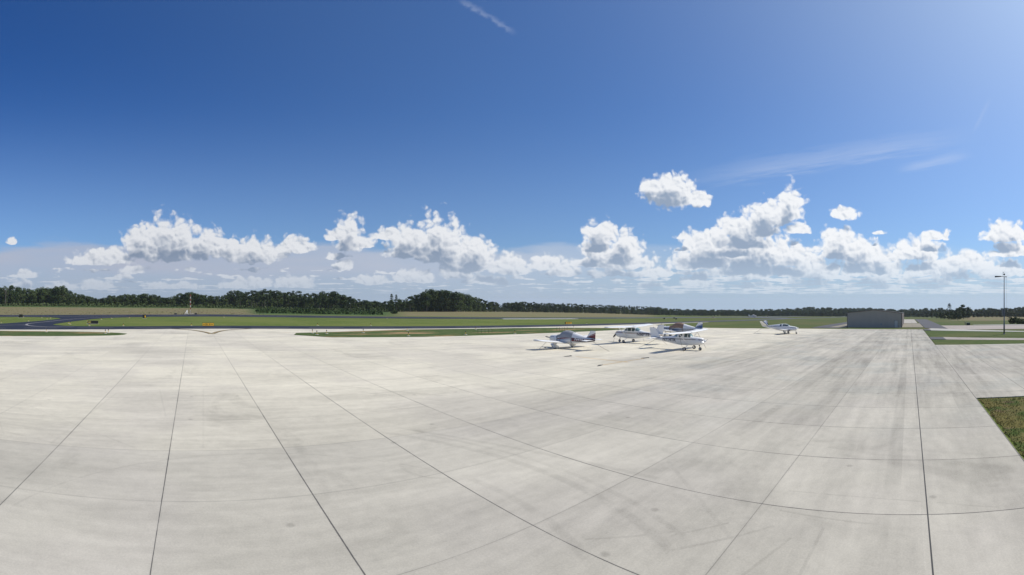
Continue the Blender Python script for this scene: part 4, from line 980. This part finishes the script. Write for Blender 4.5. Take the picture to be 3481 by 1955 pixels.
def chock(x, y, label):
    z = zm(x, y)+.05; mb = MB(); mb.add([(x-.1,y-.08,z),(x+.1,y-.08,z),(x+.1,y+.08,z),(x-.1,y+.08,z),(x,y-.08,z+.1),(x,y+.08,z+.1)], [(0,3,2,1),(0,1,4),(3,5,2),(0,4,5,3),(1,2,5,4)])
    mb.build('wheel_chock', M['dark'], label=label, cat='chock', group='wheel chocks')
chock(38.0, 39.0, 'black chock under the left wing of the maroon low-wing aeroplane'); chock(52.1, 37.4, 'black chock beside the wheel of the double-striped aeroplane')

# ================================================================== hangar
def siding_fn(c, rib=3.2):
    def fn(t, pos, tco, b):
        x, y, z = sep(t, tco); w = noise(t, comb(t, (x+y)*.6, z*.25), 1, 4, .6)
        u = (x + y) * rib; fr = u - u.floor(); ln = 1.0 - fr.min(1.0 - fr).sstep(.02, .12)
        pn = ((x + y) / 1.0).floor(); wn = t.nodes.new('ShaderNodeTexWhiteNoise'); wn.noise_dimensions = '1D'; t.links.new(pn.k, wn.inputs['W'])
        return scalec(t, c, 1.0 + (w - .5)*.14 - ln*.16 + (X(t, wn.outputs['Value']) - .5)*.04)
    return fn
M['siding'] = mat('beige_metal_siding', rough=.55, spec=.4, fn=siding_fn((.50,.425,.34)))
M['roofm'] = mat('pale_metal_roof', (.25,.245,.24), rough=.5, var=.08)
M['trim'] = mat('brown_trim', (.20,.165,.145), rough=.6, var=.1)
M['doorw'] = mat('pale_door', (.62,.58,.52), rough=.5, var=.05)
hx0, hx1, hy0, hy1 = 166.5*S, 236*S, 2.85*S, 22.7*S
hz = zm(hx0, (hy0+hy1)/2) + .0
bld = empty('hangar', (hx0, hy0, hz), label='long beige metal aircraft hangar with a low gabled roof', cat='hangar')
W_, L_, EV, PK = hy1-hy0, hx1-hx0, 4.45, 5.30
dzr = zm(hx1, hy0) - hz
mb = MB(); mb.add([(0,0,-.4),(0,W_,-.4),(0,W_,EV),(0,W_/2,PK),(0,0,EV),(L_,0,dzr-.8),(L_,W_,dzr-.8),(L_,W_,EV+dzr),(L_,W_/2,PK+dzr),(L_,0,EV+dzr)], [(0,4,3,2,1),(5,6,7,8,9),(0,5,9,4),(1,2,7,6)])
mb.build('wall', M['siding'], bld)
mb = MB(); o_ = .25
for (ya, za, yb_, zb_) in ((-o_, EV-.02, W_/2, PK+.06), (W_+o_, EV-.02, W_/2, PK+.06)):
    mb.add([(-.15,ya,za),(L_+.15,ya,za+dzr),(L_+.15,yb_,zb_+dzr),(-.15,yb_,zb_),(-.15,ya,za+.12),(L_+.15,ya,za+.12+dzr),(L_+.15,yb_,zb_+.12+dzr),(-.15,yb_,zb_+.12)], [(0,1,2,3),(4,7,6,5),(0,4,5,1),(1,5,6,2),(2,6,7,3),(3,7,4,0)])
mb.build('roof', M['roofm'], bld)
for ys in ((-o_-.03, W_/2), (W_+o_+.03, W_/2)):
    z0, z1 = EV-.12, PK-.02; mb = MB(); mb.add([(-.20,ys[0],z0),(-.20,ys[1],z1),(-.20,ys[1],z1+.22),(-.20,ys[0],z0+.22),(-.157,ys[0],z0),(-.157,ys[1],z1),(-.157,ys[1],z1+.22),(-.157,ys[0],z0+.22)], [(0,1,2,3),(4,7,6,5),(0,4,5,1),(1,5,6,2),(2,6,7,3),(3,7,4,0)])
    mb.build('rake_trim', M['trim'], bld)
for ya in (-.10, W_-.05): MB().box(-.06, .12, ya, ya+.15, -.3, EV-.15).build('corner_trim', M['trim'], bld)
MB().box(-.03, .05, 1.1, 2.1, .02, 2.15).build('door', M['doorw'], bld); dr = bld.children[-1]
MB().box(-.08, -.035, 1.2, 1.28, .98, 1.06).build('door_handle', M['dark'], dr)
MB().box(-.028, .04, .98, 1.08, .0, 2.27).box(-.028, .04, 2.12, 2.22, .0, 2.27).box(-.028, .04, 1.08, 2.12, 2.17, 2.27).build('door_frame', M['trim'], bld)
MB().box(-.12, -.01, 5.9, 6.3, .7, 1.2).build('meter_box', M['metal'], bld)
for i in range(5):
    x0 = 1.0 + i*11.2; MB().box(x0, x0+10.4, -.14, -.02, dzr*(x0/L_)-.8, 4.05+dzr*((x0+10.4)/L_)).build('hangar_door', M['trim'], bld)
MB().box(.35, .75, -.22, -.02, -.2, EV-.2).build('downpipe', M['trim'], bld)

# ================================================================== light pole
M['galv'] = mat('galvanised_steel', (.17,.175,.18), rough=.5, metal=.5, var=.1, vscale=2)
px_, py_, pz_ = G(111.2, -23.5)
lp = empty('light_pole', (px_, py_, pz_), label='tall grey apron light pole standing on the grass at the right', cat='light pole')
LH = 12.0
MB().tube([(0,0,-.2),(0,0,2.2),(0,0,2.25),(0,0,LH)], [.17,.16,.12,.075], 14).build('pole', M['galv'], lp, True)
MB().lathe([(.26,-.05),(.26,.12),(.20,.16)], (0,0,0), 'z', 16).build('base', M['conc'], lp)
MB().box(-.14,.14, .14,.42, 3.9,5.3).build('control_box', M['galv'], lp)
lhd = (math.sin(R(102)), math.cos(R(102))); left_ = Vector((-lhd[1]*-1, lhd[0]*-1, 0)); left_ = Vector((lhd[1], -lhd[0], 0)) * -1
left_ = Vector((-math.cos(R(102)), math.sin(R(102)), 0))          # seen from the terminal: towards the left
MB().tube([left_*-.30+Vector((0,0,LH-.06)), left_*.9+Vector((0,0,LH+.02))], .05, 8).build('cross_arm', M['dark'], lp)
def lampbox(c, l, w, h_, d):
    u = d.normalized(); v_ = Vector((-u.y, u.x, 0)); up_ = Vector((0,0,1)); P_ = []
    for a, b_, cc in ((-1,-1,-1),(1,-1,-.2),(1,1,-.2),(-1,1,-1),(-1,-1,1),(1,-1,1),(1,1,1),(-1,1,1)): P_.append(Vector(c) + u*l/2*a + v_*w/2*b_ + up_*h_/2*cc)
    return MB().add(P_, [(0,3,2,1),(4,5,6,7),(0,1,5,4),(1,2,6,5),(2,3,7,6),(3,0,4,7)])
lh = lampbox(left_*1.25+Vector((0,0,LH-.05)), 1.35, .5, .28, left_*-1).build('lamp_head', M['dark'], lp)
lampbox(left_*-.36+Vector((0,0,LH-.10)), .32, .3, .18, left_).build('lamp_head', M['dark'], lp)
MB().lathe([(.02,-.2),(.16,-.12),(.2,0),(.16,.14),(.02,.2)], (0,0,LH+.42), 'z', 14).build('beacon', M['dark'], lp, True)
MB().lathe([(.02,-.1),(.1,0),(.02,.1)], tuple(left_*.12+Vector((0,0,LH+.85))), 'z', 12).build('beacon', M['dark'], lp, True)
MB().tube([left_*-.12+Vector((0,0,LH)), left_*-.12+Vector((0,0,LH+1.15))], .012, 5).tube([left_*.3+Vector((0,0,LH)), left_*.3+Vector((0,0,LH+1.0))], .012, 5).build('antenna', M['dark'], lp)
MB().tube([left_*-.45+Vector((0,0,LH-.15)), left_*-.42+Vector((0,0,4.2))], .012, 5).build('cable', M['dark'], lp)

# ================================================================== mast with equipment
M['orange'] = mat('orange_band_paint', (.22,.045,.03), rough=.6, var=.1); M['whiteb'] = mat('white_band_paint', (.42,.41,.39), rough=.6, var=.1)
mx, my, mz = G(-1.3, 226)
ms = empty('warning_mast', (mx, my, mz), label='red and white banded lattice mast on the dry field beyond the runway', cat='mast')
ztop = CAM_H*S + (YH-1001)/F*226*S - mz; z0 = CAM_H*S + (YH-1052)/F*226*S - mz
MB().tube([(0,0,-.1),(0,0,z0)], .10, 6).build('post', M['whiteb'], ms)
edges = np.linspace(z0, ztop, 8)
for i in range(7):
    mb = MB(); a_, b_ = edges[i], edges[i+1]; w_ = .17
    for k in range(3):
        an = 2*PI*k/3; an2 = 2*PI*(k+1)/3; p = (w_*math.cos(an), w_*math.sin(an)); q = (w_*math.cos(an2), w_*math.sin(an2))
        mb.tube([(p[0],p[1],a_),(p[0],p[1],b_)], .075, 5); mb.tube([(p[0],p[1],a_),(q[0],q[1],b_)], .035, 4); mb.tube([(q[0],q[1],a_),(p[0],p[1],b_)], .035, 4)
    mb.build('mast_section', M['orange'] if i % 2 == 0 else M['whiteb'], ms, label='red section' if i % 2 == 0 else 'white section')
ax_, ay_, az_ = G(-2.8, 224.5)
wsn = empty('weather_station', (ax_, ay_, az_), label='white weather sensor post beside the banded mast', cat='weather station')
MB().tube([(0,0,-.1),(0,0,1.75)], .13, 10).build('post', M['white'], wsn); MB().box(-.75,-.3,-.2,.2,.3,.9).box(-.45,-.1,-.15,.15,.9,1.5).build('sensor_box', M['white'], wsn); MB().tube([(-.3,0,1.3),(.1,0,1.6)], .06, 6).build('sensor_arm', M['white'], wsn)
for k, (dx_, lab) in enumerate(((-6.0, 'dark equipment box on the field left of the weather post'), (2.2, 'flat dark equipment box right of the banded mast'))):
    p = G(-1.3+dx_/S, 223); MB().box(-.5,.5,-.3,.3,0,.45).box(-.55,.55,-.35,.35,.45,.52).build('equipment_box', M['dark'], label=lab, cat='box').location = p
fx = empty('fence', (mx, my, mz), label='low wire fence around the banded mast', cat='fence')
for x_ in (-7,-4.6,-2.3,0,2.3,4.2): MB().tube([(x_,-2.2,-.1),(x_,-2.2,1.25)], .03, 5).build('fence_post', M['galv'], fx)
MB().tube([(-7,-2.2,1.2),(4.2,-2.2,1.2)], .012, 4).tube([(-7,-2.2,.7),(4.2,-2.2,.7)], .012, 4).build('wire', M['galv'], fx)
MB().box(-2.6,2.6,-1.6,1.2,-.1,.18).build('mast_plinth', M['kerb'], label='pale concrete plinth under the banded mast', cat='plinth').location = (mx, my, mz)

# ================================================================== signs
M['syel'] = mat('sign_yellow', (.72,.42,.03), rough=.45, var=.06); M['sblk'] = mat('sign_black', (.012,.013,.014), rough=.45, var=.15); M['sgold'] = mat('sign_gold_letters', (.62,.50,.14), rough=.5, var=.05)
def flat_text(body, size, m, parent, loc, bold=.03, sx=1.0):
    me = text_mesh(body, size, bold); me.materials.clear(); me.materials.append(m)
    for v in me.vertices: v.co = Vector((v.co.x*sx, 0, v.co.y))
    o = bpy.data.objects.new('lettering', me); COL.objects.link(o); o.parent = parent; o.location = loc; return o
def arrow(parent, x, z, s_, m, L=.34, t_=.05):
    MB().add([(x-s_*L/2,0,z-t_/2),(x+s_*L*.3,0,z-t_/2),(x+s_*L*.3,0,z+t_/2),(x-s_*L/2,0,z+t_/2)], [(0,1,2,3)]).add([(x+s_*L*.12,0,z+.15),(x+s_*L*.12,0,z+.07),(x+s_*L*.36,0,z),(x+s_*L*.12,0,z-.07),(x+s_*L*.12,0,z-.15),(x+s_*L*.55,0,z)], [(0,1,2,5),(5,2,3,4)]).build('arrow', m, parent).location = (0,-.112,0)
def sign(Xu, Yu, w, h_, zb, label, face, rz=0.0):
    e = empty('airfield_sign', G(Xu, Yu), rz, label=label, cat='sign', group='airfield guidance signs')
    MB().box(-w/2, w/2, -.10, .10, zb, zb+h_).build('panel', face, e)
    MB().box(-w/2-.04, w/2+.04, -.104, .104, zb-.05, zb).box(-w/2-.04, w/2+.04, -.104, .104, zb+h_, zb+h_+.05).box(-w/2-.04, -w/2, -.104, .104, zb, zb+h_).box(w/2, w/2+.04, -.104, .104, zb, zb+h_).build('frame', M['sblk'], e)
    for x_ in (-w*.35, w*.35): MB().box(x_-.03, x_+.03, -.03, .03, -.1, zb-.05).build('leg', M['galv'], e)
    MB().box(-w/2-.2, w/2+.2, -.4, .4, -.08, .04).build('footing', M['kerb'], e)
    return e
s1 = sign(3.8, 113.9, 2.35, .56, .10, 'yellow direction sign reading 23 and 5 with arrows, behind the yellow taxi line', M['syel'])
flat_text('23', .46, M['sblk'], s1, (-.36,-.112,.37)); flat_text('5', .46, M['sblk'], s1, (.30,-.112,.37)); arrow(s1, -.82, .38, -1, M['sblk']); arrow(s1, .74, .38, 1, M['sblk'])
s2 = sign(127.2, 117.8, 2.35, .56, .10, 'yellow direction sign reading 23 and 5 with arrows, beyond the taxiway behind the aeroplanes', M['syel'], R(-12))
flat_text('23', .46, M['sblk'], s2, (-.36,-.112,.37)); flat_text('5', .46, M['sblk'], s2, (.30,-.112,.37)); arrow(s2, -.82, .38, -1, M['sblk']); arrow(s2, .74, .38, 1, M['sblk'])
MB().box(-1.36,-1.2,-.12,.12,.05,.72).build('end_plate', M['sblk'], s2)
s3 = sign(-28.7, 128.6, 2.55, .62, .12, 'black sign with gold A3 and a blank right part beside the curved taxiway', M['sblk'])
flat_text('A3', .50, M['sgold'], s3, (-.82,-.112,.43)); MB().box(-1.25,-.42,-.108,-.101,.15,.165).box(-1.25,-.42,-.108,-.101,.70,.715).box(-1.25,-1.235,-.108,-.101,.165,.70).box(-.435,-.42,-.108,-.101,.165,.70).build('gold_border', M['sgold'], s3)
s4 = sign(-71.2, 179.4, 1.4, .95, .15, 'small black sign at the far left near the runway', M['sblk'])
MB().box(-.66,-.48,-.11,-.101,.85,1.02).build('marker', M['whiteb'], s4)
s5 = sign(-18.2, 170, 1.0, 1.0, .15, 'narrow black sign with a yellow side panel near the runway', M['sblk']); MB().box(.12,.45,-.112,-.101,.22,.9).build('yellow_panel', M['syel'], s5)
for (Xu, Yu, w_, lab) in ((385, 176, 3.0, 'small olive sign on the far grass before the runway'), (505, 186, 2.6, 'tiny dark sign far off beside the runway end'), (560, 180, 2.6, 'tiny dark sign on the far grass left of the distant aeroplane')):
    sign(Xu, Yu, w_, 1.0, .15, lab, M['trim'])

# ================================================================== edge lights
def light_proto():
    e = empty('taxiway_light', (0,0,0), label='small taxiway edge light on a short stake in the grass', cat='edge light', group='taxiway edge lights')
    MB().tube([(0,0,-.05),(0,0,.42)], .035, 8).build('stake', M['syel'], e); MB().lathe([(.06,.42),(.075,.47),(.07,.58),(.03,.64)], (0,0,0), 'z', 10).build('lens', M['dark'], e, True)
    MB().lathe([(.28,-.02),(.28,.05),(.24,.06)], (0,0,0), 'z', 12).build('pad', M['kerb'], e); return e
LPOS = [(-60.8,135.9),(-55.8,147.9),(-61.2,177.9),(-54.5,164.6),(-55.9,173.1),(-72,184.5),(-36.8,131.8),(-34.9,126.6),(-34.2,144.9),(-32.5,159.7),(-30.4,169),(-24.5,174.5),(-27.4,118.4),(-18.1,117.6),(2.1-2.5,114.9),(33.3,118.9),(49.2,119.8),(12.3,180.5),(84.1,185.5),(138,118),(185,120)]
LISL = [(-30.8,92.5),(-17.0,87.4),(-16.7,89.0),(22.9,82.2),(23.1,86.2),(34.0,86.8),(47.2,93),(38.9,76.1),(52.3,76.8),(66.2,92.7),(99.3,89.9),(64.7,75.9),(25.5,84.5)]
pr = light_proto()
for i, (Xu, Yu) in enumerate(LPOS + LISL):
    o = pr if i == 0 else copy_tree(pr); o.location = G(Xu, Yu, .12 if i >= len(LPOS) else 0)
    if i >= len(LPOS): o['label'] = 'small edge light on a stake in the grass strip beside the apron'; o['group'] = 'edge lights on the grass strips'
for (Xu, Yu, lab) in ((272.7,162.4,'leftmost small dark marker box on the far grass'),(300,170,'middle small dark marker box on the far grass'),(270,151.4,'larger dark marker box on the far grass, right of two smaller')):
    MB().box(-.4,.4,-.3,.3,0,.7).box(-.45,.45,-.35,.35,.7,.78).build('marker_box', M['sblk'], label=lab, cat='marker box').location = G(Xu, Yu)
# barrier frame lying in the grass strip
bx_ = empty('barrier', G(60, 80.5, .1), label='low dark post-and-rail barrier in the grass strip', cat='barrier')
for x_ in (-1.6,-.8,0,.8,1.6): MB().tube([(x_,0,-.1),(x_,0,.75)], .03, 5).build('post', M['dark'], bx_)
MB().tube([(-1.6,0,.45),(1.6,0,.45)], .025, 5).build('rail', M['dark'], bx_)
bx2 = empty('barrier', G(85, 81, .1), label='low dark barrier overgrown with weeds, behind the maroon aeroplane', cat='barrier')
for x_ in (-1.6,-.8,0,.8,1.6): MB().tube([(x_,0,-.1),(x_,0,.75)], .03, 5).build('post', M['dark'], bx2)
MB().tube([(-1.6,0,.45),(1.6,0,.45)], .025, 5).build('rail', M['dark'], bx2)
# bits on the lawn right of the road
p = G(194.4,-25.3); MB().box(-.9,.9,-.6,.6,0,.9).box(-.75,.75,-.5,.5,.9,1.0).box(-.95,-.9,-.2,.2,.2,.6).build('transformer_box', mat('green_box', (.03,.06,.04), rough=.6, var=.1), label='dark green utility box on the grass right of the road', cat='utility box').location = p
for (Xu, Yu, lab) in ((199.4,-24.6,'short brown post beside the green utility box'),(321,-34.4,'short dark post on the far lawn right of the road')):
    MB().tube([(0,0,-.1),(0,0,1.15)], .14, 8).lathe([(.17,1.15),(.17,1.22),(.05,1.27)], (0,0,0), 'z', 8).build('short_post', M['trim'], label=lab, cat='post').location = G(Xu, Yu)

# ================================================================== air
hm = bpy.data.materials.new('haze'); hm.use_nodes = True; t = hm.node_tree; t.nodes.clear()
vp = t.nodes.new('ShaderNodeVolumePrincipled'); vp.inputs['Color'].default_value = (.80,.88,1,1); vp.inputs['Density'].default_value = .00008; vp.inputs['Anisotropy'].default_value = .2
mo = t.nodes.new('ShaderNodeOutputMaterial'); t.links.new(vp.outputs[0], mo.inputs['Volume'])
hz_ = MB().box(-5200, 5200, -5200, 5200, -160, 45).build('haze', hm, kind='stuff')
